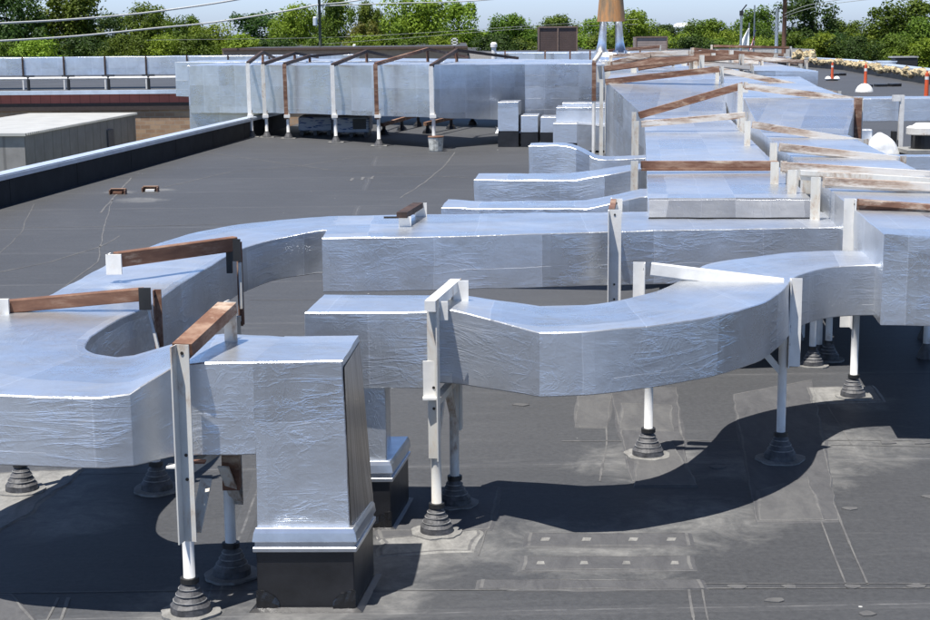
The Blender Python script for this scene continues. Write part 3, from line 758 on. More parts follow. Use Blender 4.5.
# ------------------------------------------------------------------ support frames
def boot(parent, p, r=.115, h=.26):
    b = MB(); prof = [(r * 1.02, 0.0), (r * .98, .05)]
    n = 4
    for k in range(n):
        z0 = .05 + (h - .07) * k / n; z1 = .05 + (h - .07) * (k + 1) / n
        ra = r * (.98 - .62 * (k / n) ** .9); rb_ = r * (.98 - .62 * ((k + .99) / n) ** .9)
        prof += [(ra, z0 + .001), (ra, z0 + .010), (rb_ , z1 - .004)]
    prof += [(r * .36, h - .02), (r * .36, h)]
    b.lathe(p, prof, 24)
    tl = Vector((noise.noise(p * 3.1), noise.noise(p * 2.3 + Vector((4, 4, 4))), 0)) * .10
    for v_ in b.v:
        z_ = v_.z - p.z; v_ += tl * z_ + noise.noise_vector(v_ * 14) * .006
    o = b.build("boot", M['boot'], parent, smooth=False)
    b = MB()
    for k in range(1, n):
        z0 = .05 + (h - .07) * k / n; ra = r * (.98 - .62 * (k / n) ** .9)
        b.lathe(p, [(ra + .004, z0 + .001), (ra + .005, z0 + .0055), (ra + .003, z0 + .0085)], 24)
    for v_ in b.v: v_ += tl * (v_.z - p.z)
    b.build("boot_rings", M['bootring'], parent)
    b = MB(); b.lathe(p + Vector((0, 0, h)), [(r * .42, -.022), (r * .46, -.02), (r * .46, .012), (r * .38, .014)], 16); b.build("clamp", M['clamp'], parent)
    b = MB(); ring = []
    for k in range(28):
        t = 2 * math.pi * k / 28; rr_ = r * 1.5 * (1 + .16 * noise.noise(Vector((math.cos(t) * 2, math.sin(t) * 2, p.x))))
        ring.append((p.x + rr_ * math.cos(t), p.y + rr_ * math.sin(t)))
    b.hexa([(x, y, .001) for x, y in ring], [(x, y, .017) for x, y in ring]); b.build("boot_flange", M['patch3'] if r > .1 else M['patch2'], parent)
def angle(b, a, c, wd, th, dx, dy):
    """steel angle from a to c; its two legs run along dx and dy"""
    a = Vector(a); c = Vector(c)
    p = [Vector((0, 0, 0)), dx * wd, dx * wd + dy * th, dx * th + dy * th, dx * th + dy * wd, dy * wd]
    n = len(p); i0 = len(b.v)
    b.v += [a + k for k in p] + [c + k for k in p]
    b.f += [[i0 + k for k in reversed(range(n))], [i0 + n + k for k in range(n)]]; b.uv += [[(0, 0)] * n] * 2; b.m += [0, 0]
    for i in range(n):
        j = (i + 1) % n; b.f.append([i0 + i, i0 + j, i0 + n + j, i0 + n + i]); b.uv.append([(0, 0)] * 4); b.m.append(0)
def bolts(parent, pts, d, r=.011):
    b = MB()
    for p in pts: b.tube([p, p + d * .014], r, 6)
    each(b, "bolt", M['bolt'], parent)
def frame(lab, A, zA, B, zB, zl, group=None, bar='rust', upr='white', leg='white', legs=(True, True), br=.115, wd=.10, over=(.05, .05),
          updown=.25, flip=1, brace=False, barw=.10, barth=.012, peak=None, detail=True, lowbeam=True, bootcol=True, uprs=(True, True), pipe=.036, beamlen=None, shift_=0.0):
    """two posts (plan points in units of H), uprights to zA/zB, a bar across the top, a bearing beam under the duct at zl"""
    e = empty("duct_support_frame", V(A, 0), lab, "support frame", group)
    pA, pB = V(A, 0), V(B, 0); dr = (pB - pA); dr.z = 0; L = dr.length; dr.normalize(); sd = Vector((dr.y, -dr.x, 0)) * flip
    shift = shift_
    for k, (p, zt, has, hu) in enumerate(((pA, zA, legs[0], uprs[0]), (pB, zB, legs[1], uprs[1]))):
        s = -1 if k == 0 else 1
        if has:
            b = MB(); b.tube([p + Vector((0, 0, .03)), p + Vector((0, 0, zl * H - .01))], pipe, 14); b.build("leg", M[leg], e, smooth=True)
            if detail and bootcol: boot(e, p, br, br * 1.75)
            else:
                b = MB(); b.lathe(p, [(br, 0), (br * .9, .04), (br * .4, br * 1.6)], 12); b.build("boot", M['boot'], e)
        if hu:
            b = MB(); base = p - sd * (wd * .5 - shift) + dr * (s * pipe * 1.15)
            angle(b, base + Vector((0, 0, zl * H - updown)), base + Vector((0, 0, zt * H)), wd, .009, sd, dr * s)
            b.build("upright", M[upr], e)
            if detail:
                bolts(e, [base + sd * wd * .5 + Vector((0, 0, zt * H - .05)), base + sd * wd * .5 + Vector((0, 0, zl * H + .09)), base + sd * wd * .5 + Vector((0, 0, zl * H - .06))], -dr * s * -1 if k else -dr)
    if bar:
        b = MB(); a = pA + Vector((0, 0, zA * H)) - dr * over[0]; c = pB + Vector((0, 0, zB * H)) + dr * over[1]
        mids = [a, c]
        if peak is not None:
            mids = [a, a.lerp(c, .5) + Vector((0, 0, peak * H - (a.z + c.z) / 2)), c]
        for m0, m1 in zip(mids[:-1], mids[1:]):
            d2 = (m1 - m0).normalized(); up = sd.cross(d2).normalized(); up = up if up.z > 0 else -up
            o = -sd * (wd * .5 - .002) + up * .0
            angle(b, m0 + o, m1 + o, barw, barth, sd, -up)
        b.build("crossbar", M[bar], e)
    if lowbeam:
        b = MB(); zz = zl * H - .028
        ex = .03
        b.bar(pA + Vector((0, 0, zz)) - dr * ex, pB + Vector((0, 0, zz)) + dr * ex, .055, .05); b.build("bearing_beam", M['worn'], e)
    if brace:
        b = MB()
        for p, s in ((pA, 1), (pB, -1)):
            b.bar(p + Vector((0, 0, zl * H - .30)), p + dr * s * .22 + Vector((0, 0, zl * H - .05)), .05, .05)
        each(b, "brace", M['worn'], e)
    return e
def G(u, v): return W(u, v)
# near frames, clockwise from the left
A, B = G(191, 613), G(232, 576)
eF1 = frame("nearest white frame, beside the closest riser, with a tilted rusty bar", A, ZAT(A, 343), B, ZAT(B, 303), .265, brace=False, bar='rust_mid', wd=.085, shift_=.035, barw=.125, barth=.07, over=(.02, .03), updown=.45, flip=1, upr='worn', br=.125)
b = MB(); pA, pB = V(A, 0), V(B, 0); dr = (pB - pA).normalized(); sd = Vector((dr.y, -dr.x, 0))
for p, s in ((pA, 1), (pB, -1)):
    b.bar(p + Vector((0, 0, .52)) + sd * .05, p + dr * s * .20 + Vector((0, 0, .80)) + sd * .05, .075, .012)
each(b, "brace", M['worn'], eF1)
b = MB(); b.box(pB + Vector((.03, -.05, .77)), (.11, .09, .32)); b.box(pA + dr * .04 + Vector((.06, 0, .95 )), (.10, .06, .012)); each(b, "bracket", M['rust'], eF1)
b = MB(); b.box(pA + Vector((-.06, .02, .93)), (.10, .08, .012)); b.build("shelf_plate", M['white'], eF1)

A, B = G(437, 533), G(455, 504)
eF2 = frame("slim frame seen edge on mid photo, its white arm over the duct joint", A, ZAT(A, 297), B, ZAT(B, 281), .28, bar='white', wd=.085, barw=.075, barth=.075, over=(.16, .10), updown=.42, upr='worn', leg='worn', flip=-1, brace=True, br=.12)
b = MB(); pA, pB = V(A, 0), V(B, 0)
b.box(pA + Vector((-.04, -.045, .285 * H + .13)), (.085, .012, .26)); b.box(pA + Vector((-.035, -.06, .285 * H)), (.10, .07, .014)); each(b, "plate", M['white'], eF2)
b = MB(); b.box(pB + Vector((.06, -.02, .465 * H)), (.11, .014, .16)); b.box(pA + Vector((.035, 0, .458 * H)), (.12, .014, .13)); each(b, "arm_plate", M['white'], eF2)

A, B = G(648, 456), G(780, 460)
frame("white frame straddling the near S bend, its bar slanting across the curve", A, ZAT(A, 263), B, ZAT(B, 279), .295, bar='white', wd=.10, barw=.10, barth=.09, over=(-.01, -.01), brace=True, upr='white', updown=.25, flip=1, br=.13)
A, B = G(853, 397), (G(853, 397)[0] + .46, G(853, 397)[1] - .03)
frame("frame at the square duct end by the right edge, with brown striped bar", A, ZAT(A, 199), B, .512, .285, bar='rust_mid', wd=.10, barw=.11, barth=.05, over=(.02, .02), updown=.32, br=.12)
# L run frame
A = (W(613, 232, .43)[0], W(613, 232, .43)[1] - .05); B = (A[0] + .06, A[1] + .56)
frame("white flat post against the long run, behind the near S bend", A, ZAT(A, 209), B, .47, .262, bar='rust', wd=.13, barw=.06, barth=.05, over=(-.06, .03), updown=.30, flip=1)
# posts beneath long run right
A, B = G(812, 366), G(828, 360)
frame("low dark legs in the shade below the right end of the long run", A, .27, B, .27, .27, bar=None, uprs=(False, False), brace=True)
# U run frames on the left leg
A, B = G(22, 491), G(157, 490)
eC1 = frame("frame over the left loop nearest the left edge, rusty bar on white bracket", A, ZAT(A, 304), B, ZAT(B, 290), .28, bar=None, wd=.055, upr='dark_steel', uprs=(False, True), updown=.2, br=.125)
def thickbar(e, a, c, name='cross_beam', mat='rust', w_=.07, h_=.10):
    b = MB(); b.bar(a, c, w_, h_); b.build(name, M[mat], e, bev=.008)
zA, zB = ZAT(A, 304) * H, ZAT(B, 292) * H
thickbar(eC1, V(A, 0) + Vector((-.10, -.03, zA - .02)), V(B, 0) + Vector((-.02, -.03, zB - .01)))
b = MB(); b.box(V(A, 0) + Vector((-.05, -.09, zA - .02)), (.13, .03, .15)); b.box(V(A, 0) + Vector((-.11, -.04, zA - .02)), (.012, .12, .15)); each(b, "bracket", M['white'], eC1)
b = MB(); b.bar(V(B, 0) + Vector((0, -.02, zB - .1)), V(B, 0) + Vector((.07, -.02, zB - .47)), .035, .02); each(b, "brace", M['white'], eC1)
b = MB(); b.box(V(B, 0) + Vector((-.01, -.075, zB - .04)), (.09, .02, .17)); b.build("end_plate", M['clamp'], eC1)
B2 = W(234, 243, .47); A2 = W(116, 257, .47)
eC2 = frame("farther frame over the left loop, rusty bar ending in a dark post", A2, ZAT(A2, 257), B2, .47, .28, bar=None, wd=.06, upr='dark_steel', leg='worn', updown=.1, uprs=(False, True))
zA2 = ZAT(A2, 257) * H
thickbar(eC2, V(A2, 0) + Vector((0, -.03, zA2 - .02)), V(B2, 0) + Vector((.02, -.03, .47 * H)), h_=.13, w_=.08)
b = MB(); b.box(V(A2, 0) + Vector((.0, -.09, zA2 - .05)), (.13, .03, .17)); b.box(V(A2, 0) + Vector((-.05, -.04, zA2 - .05)), (.012, .12, .17)); each(b, "bracket", M['white'], eC2)
b = MB(); b.box(V(B2, 0) + Vector((.02, -.09, .455 * H)), (.10, .02, .2)); b.box(V(B2, 0) + Vector((-.04, -.05, .43 * H)), (.05, .05, .25)); b.build("end_plate", M['clamp'], eC2)
b = MB(); b.box(V(B2, 0) + Vector((.05, -.02, .36 * H)), (.025, .06, .42)); b.build("strip", M['worn'], eC2)
# bracket on top of the long run
q0 = W(405, 227, .43); q1 = W(421, 216, .43)
e = empty("duct_bracket", V(q0, .43), "small bracket of two white plates and a brown bar on top of the long run", "bracket")
b = MB(); b.box(V(q0, .43) + Vector((0, 0, .045)), (.13, .012, .13)); each(b, "plate", M['white'], e)
b = MB(); b.box(V(q1, .43) + Vector((0, 0, .06)), (.13, .012, .17)); each(b, "plate", M['white'], e)
b = MB(); b.bar(V(q0, .43) + Vector((-.03, -.05, .13)), V(q1, .43) + Vector((-.03, 0, .12)), .11, .06); b.build("bar", M['brown'], e)
b = MB(); b.bar(V(q0, .43) + Vector((-.22, .02, .10)), V(q0, .43) + Vector((0, .02, .10)), .02, .02); b.build("rod", M['bolt'], e)

# frames over the two receding runs
GR = "rusty bars across the receding ducts"
def over_run(lab, ua, va, ub, vb, za, D=None, bar='rust', upr='worn', th=.07, bw=.11, zl=.26, zr=None, legs=(True, True), **k):
    A = W(ua, va, za); 
    D = A[1] if D is None else D
    # far end: same distance, at pixel ub/vb
    c = D * cp + .5 * sp; X = (ub - CX) / FPX * c
    B = (X, D); zb_ = ZAT(B, vb)
    return frame(lab, A, za, B, zb_, zl, GR, bar=bar, upr=upr, wd=.085, barw=bw, barth=th, detail=False, legs=legs, over=(.0, .0), updown=.15, br=.1, **k)
over_run("single straight brown bar across the middle receding duct", 641, 161, 779, 161, .525, bar='rust', th=.12, bw=.09)
over_run("pale bar across the middle receding duct, second behind the straight brown bar", 641, 121, 746, 112, .535, bar='rust_light', th=.11)
over_run("half white half brown bar climbing to the right over the flared middle duct", 638, 112, 743, 82, .52, bar='rust', th=.14, zl=.15)
over_run("brown bar along the top of the flared middle duct", 605, 79, 720, 66, .675, bar='rust', th=.14, zl=.1)
over_run("bar running to the right from the straight brown bar onto the right receding duct", 782, 162, 934, 171, .555, bar='rust_light', th=.10)
over_run("grey topped bar crossing the right receding duct just ahead of the brown striped one", 824, 177, 934, 183, .56, bar='rust_light', th=.08)
over_run("thin pale bar between the grey topped bar and the long one behind it", 800, 170, 934, 178, .555, bar='worn', th=.05)
over_run("pale bar on the right receding duct ending beside the white bag", 780, 143, 899, 156, .57, bar='rust_light', th=.09)
over_run("pale bar on the right receding duct ending below the grey triangle", 753, 121, 863, 139, .59, bar='rust_light', th=.11)
over_run("long bar falling to the right along the flared right duct", 745, 83, 858, 97, .715, bar='rust_light', th=.12)
over_run("bar with a brown left third falling right beyond the flared right duct", 721, 67, 838, 91, .745, bar='rust_light', th=.13)
for i, (ua, va, up, vp, ub, vb, z0) in enumerate(((606, 66, 664, 60, 700, 55, .72), (708, 57, 760, 63, 814, 71, .73), (614, 61, 645, 52, 690, 50, .75), (640, 65, 700, 57, 740, 54, .72), (700, 53, 740, 58, 790, 66, .76), (650, 56, 690, 51, 730, 50, .77), (735, 52, 765, 56, 800, 61, .775), (690, 62, 740, 66, 812, 74, .70), (628, 58, 665, 54, 712, 53, .755), (690, 50.5, 730, 51, 775, 54, .80))):
    A = W(ua, va, z0); 
    if i == 9: A = (A[0], A[1])
    D = min(A[1], 23.0); A = ((ua - CX) / FPX * (D * cp + .28 * sp), D)
    B = ((ub - CX) / FPX * (D * cp + .28 * sp), D)
    zA_, zB_ = ZAT(A, va), ZAT(B, vb); zm = ZAT(((A[0] + B[0]) / 2, D), vp)
    frame(("rusty peaked bar at the left front corner of the farthest plenum", "rusty peaked bar sloping down to the right front corner of the farthest plenum", "brown peaked bar at the left of the plenum just below the pale low louvred box", "thin brown peaked bar over the middle of the plenum", "brown peaked bar below the two flags", "small brown bar on the skyline right of the rusty stack", "faint rusty bar under the brown utility pole", "nearest rusty peaked bar on the right half of the plenum", "rusty bar in the left half of the plenum, below the low louvred box's right end", "farthest thin bar on the plenum, touching the skyline under the lamp post")[i], A, zA_, B, zB_, .62, "peaked rusty bars on the far plenum", bar=('rust', 'rust', 'rust_light', 'rust')[i % 4], upr='worn', wd=.15, barw=.16, barth=.13, detail=False, legs=(False, False), over=(0, 0), updown=.1, peak=zm, lowbeam=False)
qf = W(857, 133, .47); e = empty("steel_post", V(qf, 0), "brown post on the outer corner of the grey triangular duct side", "post")
b = MB(); b.bar(w3(qf, .02), w3(qf, ZAT(qf, 98)), .12, .12, up=Vector((0, 1, 0))); b.build("upright", M['rust'], e)
rnd = random.Random(11)
for i in range(16):
    z0 = rnd.uniform(.70, .76); D = rnd.uniform(12.2, 22.5); ua = rnd.uniform(612, 735) + (22 - D) * -1.0; ub = ua + rnd.uniform(45, 85); up_ = ub > 740
    A = ((ua - CX) / FPX * (D * cp + .28 * sp), D); B = ((min(ub, 806) - CX) / FPX * (D * cp + .28 * sp), D + rnd.uniform(-.4, .4))
    dz = rnd.uniform(.02, .07)
    frame("thin rusty bar among the tangle over the far plenum", A, z0 + (dz if up_ else 0), B, z0 + (0 if up_ else dz), .64, "thin bars on the far plenum", bar=('rust', 'rust_light')[i % 2], upr='worn', wd=.10, barw=.13, barth=.10, detail=False, legs=(False, False), over=(0, 0), updown=.1, lowbeam=False)
# small uprights between the two runs
for u, v0, v1, lab in ((743, 88, 112, "cream post between the two flared ducts"), (789, 170, 196, "cream flat post behind the right end of the straight brown bar"), (804, 171, 200, "wide cream post farthest forward between the receding ducts"), (742, 118, 140, "white post in the dark gap under the pale bar")):
    D = {743: 9.2, 789: 5.25, 804: 5.0, 742: 8.1}[u]
    X = (u - CX) / FPX * (D * cp + .5 * sp); A = (X, D); z1 = ZAT(A, v0)
    b = MB(); p = V(A, 0); angle(b, p + Vector((0, 0, .3)), p + Vector((0, 0, z1 * H)), .13 if u != 742 else .10, .012, Vector((1, 0, 0)), Vector((0, 1, 0)))
    e = empty("steel_post", p, lab, "post"); b.build("upright", M['worn'], e)
    b = MB(); b.tube([p + Vector((.04, .04, .0)), p + Vector((.04, .04, .32))], .04, 10); b.build("leg", M['white'], e)

# far duct frames with peaked bars on white posts
GF = "white posts with peaked bars along the far duct"
labs = ["white post with dark peaked bar, leftmost on the far duct", "post with rust streaks standing second from the left on the far duct", "brown streaked post third from the left on the far duct",
        "bright white post in the middle of the far duct row", "brown post between the bright white post and the bucket", "white post standing in the paint bucket"]
for i, (u, vg, vt, upk, vpk, ub, vb) in enumerate(((252, 137, 63, 265, 52, 277, 58), (267, 137.5, 64, 297, 53, 320, 57), (288.5, 138.5, 64, 312, 56, 352, 53), (336, 142.5, 65, 369, 51, 395, 57), (379, 146, 64, 430, 49, 470, 57), (434, 150, 66, 459, 50, 520, 58))):
    A = W(u, vg); D = A[1]; zt = ZAT(A, vt); zl = ZAT(A, 116)
    e = empty("duct_support_frame", V(A, 0), labs[i], "support frame", GF)
    p = V(A, 0); b = MB(); b.tube([p, p + Vector((0, 0, zl * H + .2))], .055, 10); b.build("leg", M['white'], e, smooth=True)
    b = MB(); angle(b, p + Vector((-.11, -.06, zl * H - .1)), p + Vector((-.13, -.06, zt * H)), .13, .02, Vector((1, 0, 0)), Vector((0, 1, 0))); b.build("upright", M['rust' if i in (2, 4) else 'white' if i in (0, 3, 5) else 'worn'], e)
    b = MB(); b.box(p + Vector((-.02, -.05, zl * H)), (.2, .12, .10)); each(b, "bracket", M['white'], e)
    D2 = D + 1.6; X2 = (upk - CX) / FPX * (D2 * cp + .25 * sp); pk = (X2, D2); zp = ZAT(pk, vpk)
    D3 = D + 3.0; X3 = (ub - CX) / FPX * (D3 * cp + .25 * sp); en = (X3, D3); ze = ZAT(en, vb)
    b = MB(); b.bar(p + Vector((-.06, -.03, zt * H)), w3(pk, zp), .09, .11); b.bar(w3(pk, zp), w3(en, ze), .08, .09); b.build("crossbar", M['brown' if i != 4 else 'rust'], e)
    b = MB(); b.tube([w3(pk, .6), w3(pk, zp)], .05, 8); b.build("prop", M['dark_steel'], e)
    if i < 5:
        b = MB(); b.lathe(p, [(.16, 0), (.14, .06), (.07, .2), (.07, .22)], 14); b.build("boot", M['boot'], e)
        b = MB(); b.box(p + Vector((0, 0, .012)), (.5, .4, .02)); b.build("pad", M['patch3'], e)
q = W(436, 151); p = V(q, 0)
e = empty("bucket", p, "off white paint bucket with brown rim under the last far post", "bucket")
b = MB(); b.lathe(p, [(.19, 0), (.20, .02), (.235, .42), (.215, .42), (.20, .38), (.01, .38)], 20); b.build("pail", mat_plain("dirty_pail", (.55, .55, .50), .5, 0, .3, 9), e, smooth=False)
b = MB(); b.lathe(p + Vector((0, 0, .41)), [(.235, 0), (.245, .005), (.245, .035), (.22, .035)], 20); b.build("rim", M['rust'], e)
# rusty post at the right end of far duct
A = ((596 - CX) / FPX * (12.5 * cp + .4 * sp), 12.5); z1 = ZAT(A, 58); z0 = ZAT(A, 101)
e = empty("steel_post", V(A, 0), "rusty post against the far duct just left of the stack", "post")
b = MB(); b.bar(w3(A, z0), w3(A, ZAT(A, 62)), .11, .11, up=Vector((0, 1, 0))); b.build("upright", M['rust'], e)
b = MB(); b.tube([w3(A, 0), w3(A, z0)], .05, 8); b.build("leg", M['white'], e)
b = MB(); b.bar(w3(A, ZAT(A, 62)), w3((A[0] + .08, A[1] + .3), z1 + .04), .10, .10); b.build("arm", M['worn'], e)
# tall white post in front of flared duct
A = W(605, 157); 
e = empty("steel_post", V(A, 0), "tall cream post at the corner of the flared middle duct", "post")
b = MB(); angle(b, w3(A, .02), w3(A, ZAT(A, 76)), .17, .02, Vector((1, 0, 0)), Vector((0, 1, 0))); b.build("upright", M['worn'], e)
b = MB(); b.box(w3(A, .12) + Vector((.08, -.03, 0)), (.13, .05, .16)); each(b, "bracket", M['rust'], e)
b = MB(); b.lathe(w3(A, 0) + Vector((.08, .05, 0)), [(.15, 0), (.13, .04), (.07, .12)], 12); b.build("boot", M['boot'], e)

# stands and crates in the shade below the far duct
def low_stand(u0, v0, u1, v1, lab):
    a, c = W(u0, v0), W(u1, v1); e = empty("pipe_stand", V(a, 0), lab, "pipe stand")
    b = MB(); b.bar(w3(a, .1), w3(c, .13), .12, .12); b.build("beam", M['dark_steel'], e)
    for t in (.05, .5, .95):
        p = w3(lin(a, c, t), 0); b = MB(); b.lathe(p, [(.2, 0), (.16, .1), (.06, .2), (.06, .38)], 10); b.build("foot", M['black'], e)
low_stand(382, 135, 420, 126, "dark low beam on short feet in the shade right of the crates")
low_stand(425, 134, 475, 124, "dark low beam on short feet in the shade left of the foil drop")
M['crate'] = NT("printed_wrap")
_m = M['crate']; _uv = _m.coord('UV', scale=(1, 1, 1)); _n = _m.noise(_m.coord('Object', scale=(1.5, 1, 9)), 2.2, 3, .5)
_m.set(color=_m.mix(_m.ramp(_n, [(.56, 0.0), (.59, 1.0)]), (.33, .36, .40), (.03, .06, .17)), rough=.5); M['crate'] = _m.mat
for k, (u0, u1, vb_, vt_, lab) in enumerate(((296, 330, 137, 117, "wrapped crate with blue printing, left one under the far duct"), (331, 368, 139, 117.5, "wrapped crate with dark window, right one under the far duct"))):
    a, c = W(u0, vb_), W(u1, vb_); a = (a[0], a[1] + .25); c = (c[0], c[1] + .25)
    e = empty("crate", V(a, 0), lab, "crate")
    b = MB(); zt_ = ZAT(a, vt_); dep = .6
    b.hexa([w3(a, .045), w3(c, .045), w3((c[0], c[1] + dep), .045), w3((a[0], a[1] + dep), .045)], [w3(a, zt_), w3(c, zt_), w3((c[0], c[1] + dep), zt_), w3((a[0], a[1] + dep), zt_)]); b.build("body", M['crate'], e, bev=.03)
    b = MB()
    for t in (.1, .5, .9):
        p = lin(a, c, t); b.box(w3((p[0], p[1] + dep / 2), .0225), (.12, dep * H, .045 * H))
    each(b, "skid", M['black'], e)
    if k: 
        b = MB(); p = w3(lin(a, c, .75), .13); b.box(p + Vector((0, -.012, 0)), (.5, .03, .35)); b.build("opening", M['black'], e)

# ------------------------------------------------------------------ parapet on the left
e = empty("parapet_wall", V(pa, 0), "low black parapet with pale blue metal coping on the left roof edge", "parapet")
zc = ZAT(pa, 181)
def pseg(D0, D1, off0, off1, za, zb_, b):
    n = Vector((-1, pdir, 0)).normalized()
    a, c = V(par(D0), 0), V(par(D1), 0)
    b.hexa([a + n * off0 + Vector((0, 0, za)), c + n * off0 + Vector((0, 0, za)), c + n * off1 + Vector((0, 0, za)), a + n * off1 + Vector((0, 0, za))],
           [a + n * off0 + Vector((0, 0, zb_)), c + n * off0 + Vector((0, 0, zb_)), c + n * off1 + Vector((0, 0, zb_)), a + n * off1 + Vector((0, 0, zb_))])
zcm = zc * H
b = MB(); pseg(-1, 17, 0, .28, -.2, zcm, b)
for k in range(16): pseg(-1 + k * 1.15, -1 + k * 1.15 + .05, -.006, 0, .0, zcm, b)
b.build("wall_membrane", M['black_matte'], e)
b = MB()
D = -1
while D < 17:
    pseg(D, min(D + .857, 17) - .004, -.05, .34, zcm + .001, zcm + .09, b); pseg(D, min(D + .857, 17) - .004, -.03, .32, zcm + .09, zcm + .12, b); D += .857
b.build("coping", M['coping'], e)
b = MB(); pseg(-1, 17, .2801, .30, GZ, zcm, b); b.build("outer_face", M['tanwall'], e)

# ------------------------------------------------------------------ left: brick building, its duct, shed
M['brick'] = mat_brick(); M['fascia'] = mat_ribbed("red_ribbed_metal", (.34, .085, .06), .62); M['soffit'] = mat_plain("brown_soffit", (.05, .035, .03), .7)
def uvwall(b, a, c, z0, z1, mi=0):
    L = (Vector(c) - Vector(a)).length
    b.quad([(a[0], a[1], z0), (c[0], c[1], z0), (c[0], c[1], z1), (a[0], a[1], z1)], [(0, z0), (L, z0), (L, z1), (0, z1)], mi)
def bld(name, lab, x0, x1, y0, y1, z0, z1, mat, roofmat):
    e = empty(name, (x0, y0, z0), lab, "building"); b = MB()
    for a, c in (((x0, y0), (x1, y0)), ((x1, y0), (x1, y1)), ((x1, y1), (x0, y1)), ((x0, y1), (x0, y0))): uvwall(b, a, c, z0, z1)
    b.build("wall", mat, e); b = MB(); b.quad([(x0, y0, z1 - .02), (x1, y0, z1 - .02), (x1, y1, z1 - .02), (x0, y1, z1 - .02)]); b.build("roof", roofmat, e); return e
DB = 28.0
def atD(u, D, v=None): 
    X = (u - CX) / FPX * (D * cp + sp); return X
def zz_at(u, D, v): return ZAT((atD(u, D), D), v)
bx1 = -2.6 * H
zR = zz_at(90, DB, 91.5) * H; zF = zz_at(90, DB, 103) * H; zS_ = zz_at(90, DB, 110.5) * H
eb = bld("brick_building", "tan brick building with red ribbed metal fascia on the far left", -26 * H, bx1, DB * H + .12, 46 * H, GZ, zR, M['brick'], M['roof'])
b = MB(); uvwall(b, (-26 * H, DB * H), (bx1, DB * H), zF, zR - .15); b.build("fascia", M['fascia'], eb)
b = MB(); b.box(((-26 * H + bx1) / 2, DB * H + .05, (zF + zS_) / 2), (bx1 + 26 * H, .12, zF - zS_)); b.build("soffit_band", M['soffit'], eb)
b = MB(); b.box(((-26 * H + bx1) / 2, DB * H + .1, zR - .05), (bx1 + 26 * H, .6, .24)); b.build("coping", M['coping'], eb)
# wrapped duct on the brick building
e = empty("rooftop_duct", (-10 * H, (DB + 1.2) * H, zR), "long low duct with dark straps on top of the brick building", "duct")
DD = DB + 1.6
zt_ = zz_at(90, DD, 57) * H; zb_ = zz_at(90, DD, 75) * H
duct("main_run", [((-17, DD), (-17, DD + .8), zb_ / H, zt_ / H, zt_ / H), ((-2.0, DD), (-2.0, DD + .8), zb_ / H, zt_ / H, zt_ / H)], e, step=.9, smooth=False, amp=.03)
b = MB()
for u in list(range(-27, 262, 41)):
    x = atD(u + 12, DD - .03) * H; b.bar((x, (DD - .03) * H, zb_ - .3), (x, (DD - .03) * H, zt_ + .08), .09, .08, up=Vector((0, 1, 0)))
each(b, "strap", M['brown'], e)
b = MB()
for u in list(range(-27, 262, 41)):
    x = atD(u + 12, DD - .3) * H; b.tube([(x, (DD - .3) * H, zR - .02), (x, (DD - .3) * H, zb_ + .02)], .07, 8)
each(b, "leg", M['white'], e)
e = empty("roof_pipe", (-10 * H, (DB + .6) * H, zR), "white pipe on short dark stands along the brick building roof", "pipe")
b = MB(); zp = zz_at(90, DB + .6, 78) * H; b.tube([(-17 * H, (DB + .6) * H, zp), (-2.4 * H, (DB + .6) * H, zp)], .09, 8); b.build("pipe", M['white'], e, smooth=True)
b = MB()
for u in range(-9, 190, 40):
    x = atD(u, DB + .6) * H; b.tube([(x, (DB + .6) * H, zR - .02), (x, (DB + .6) * H, zp + .1)], .1, 8); b.box((x, (DB + .6) * H, zp + .16), (.8, .1, .08))
each(b, "stand", M['clamp'], e)
# grey shed between
M['shed'] = mat_ribbed("grey_shed_panel", (.22, .215, .21), 1.35, .02, 0, .5); M['shedroof'] = mat_plain("grey_shed_roof", (.42, .42, .40), .5, .1, .08, .8)
a = W(24, 133, -.33); c = W(135, 112.5, -.33)
zs = -.33 * H; A3 = Vector((a[0] * H, a[1] * H, 0)); C3 = Vector((c[0] * H, c[1] * H, 0)); dn = (C3 - A3).normalized(); left = Vector((-dn.y, dn.x, 0)) * 6.5
e = empty("shed", (A3.x, A3.y, GZ), "long grey panelled metal shed below the parapet in front of the brick wall", "shed")
b = MB()
for p, q in ((A3, C3), (C3, C3 + left), (C3 + left, A3 + left), (A3 + left, A3)): uvwall(b, p, q, GZ, zs - .02)
b.build("wall", M['shed'], e)
b = MB(); o1 = dn * .15; o2 = left.normalized() * .12
b.hexa([(A3 - o1 - o2) + Vector((0, 0, zs - .14)), (C3 + o1 - o2) + Vector((0, 0, zs - .14)), (C3 + o1 + left + o2) + Vector((0, 0, zs - .14)), (A3 - o1 + left + o2) + Vector((0, 0, zs - .14))],
       [(A3 - o1 - o2) + Vector((0, 0, zs)), (C3 + o1 - o2) + Vector((0, 0, zs)), (C3 + o1 + left + o2) + Vector((0, 0, zs)), (A3 - o1 + left + o2) + Vector((0, 0, zs))])
n = int((C3 - A3).length / .3)
for k in range(n):
    p = A3.lerp(C3, k / n) - o2 * 1.25; b.box((p.x, p.y, zs - .05), (.09, .12, .1), math.atan2(dn.y, dn.x))
b.build("roof", M['shedroof'], e)
b = MB(); p = A3.lerp(C3, .72) - o2 * .3; b.box((p.x, p.y, zs - 1.45), (1.1, .12, 1.5), math.atan2(dn.y, dn.x)); b.build("door", mat_plain("shed_door", (.10, .10, .11), .6), e)

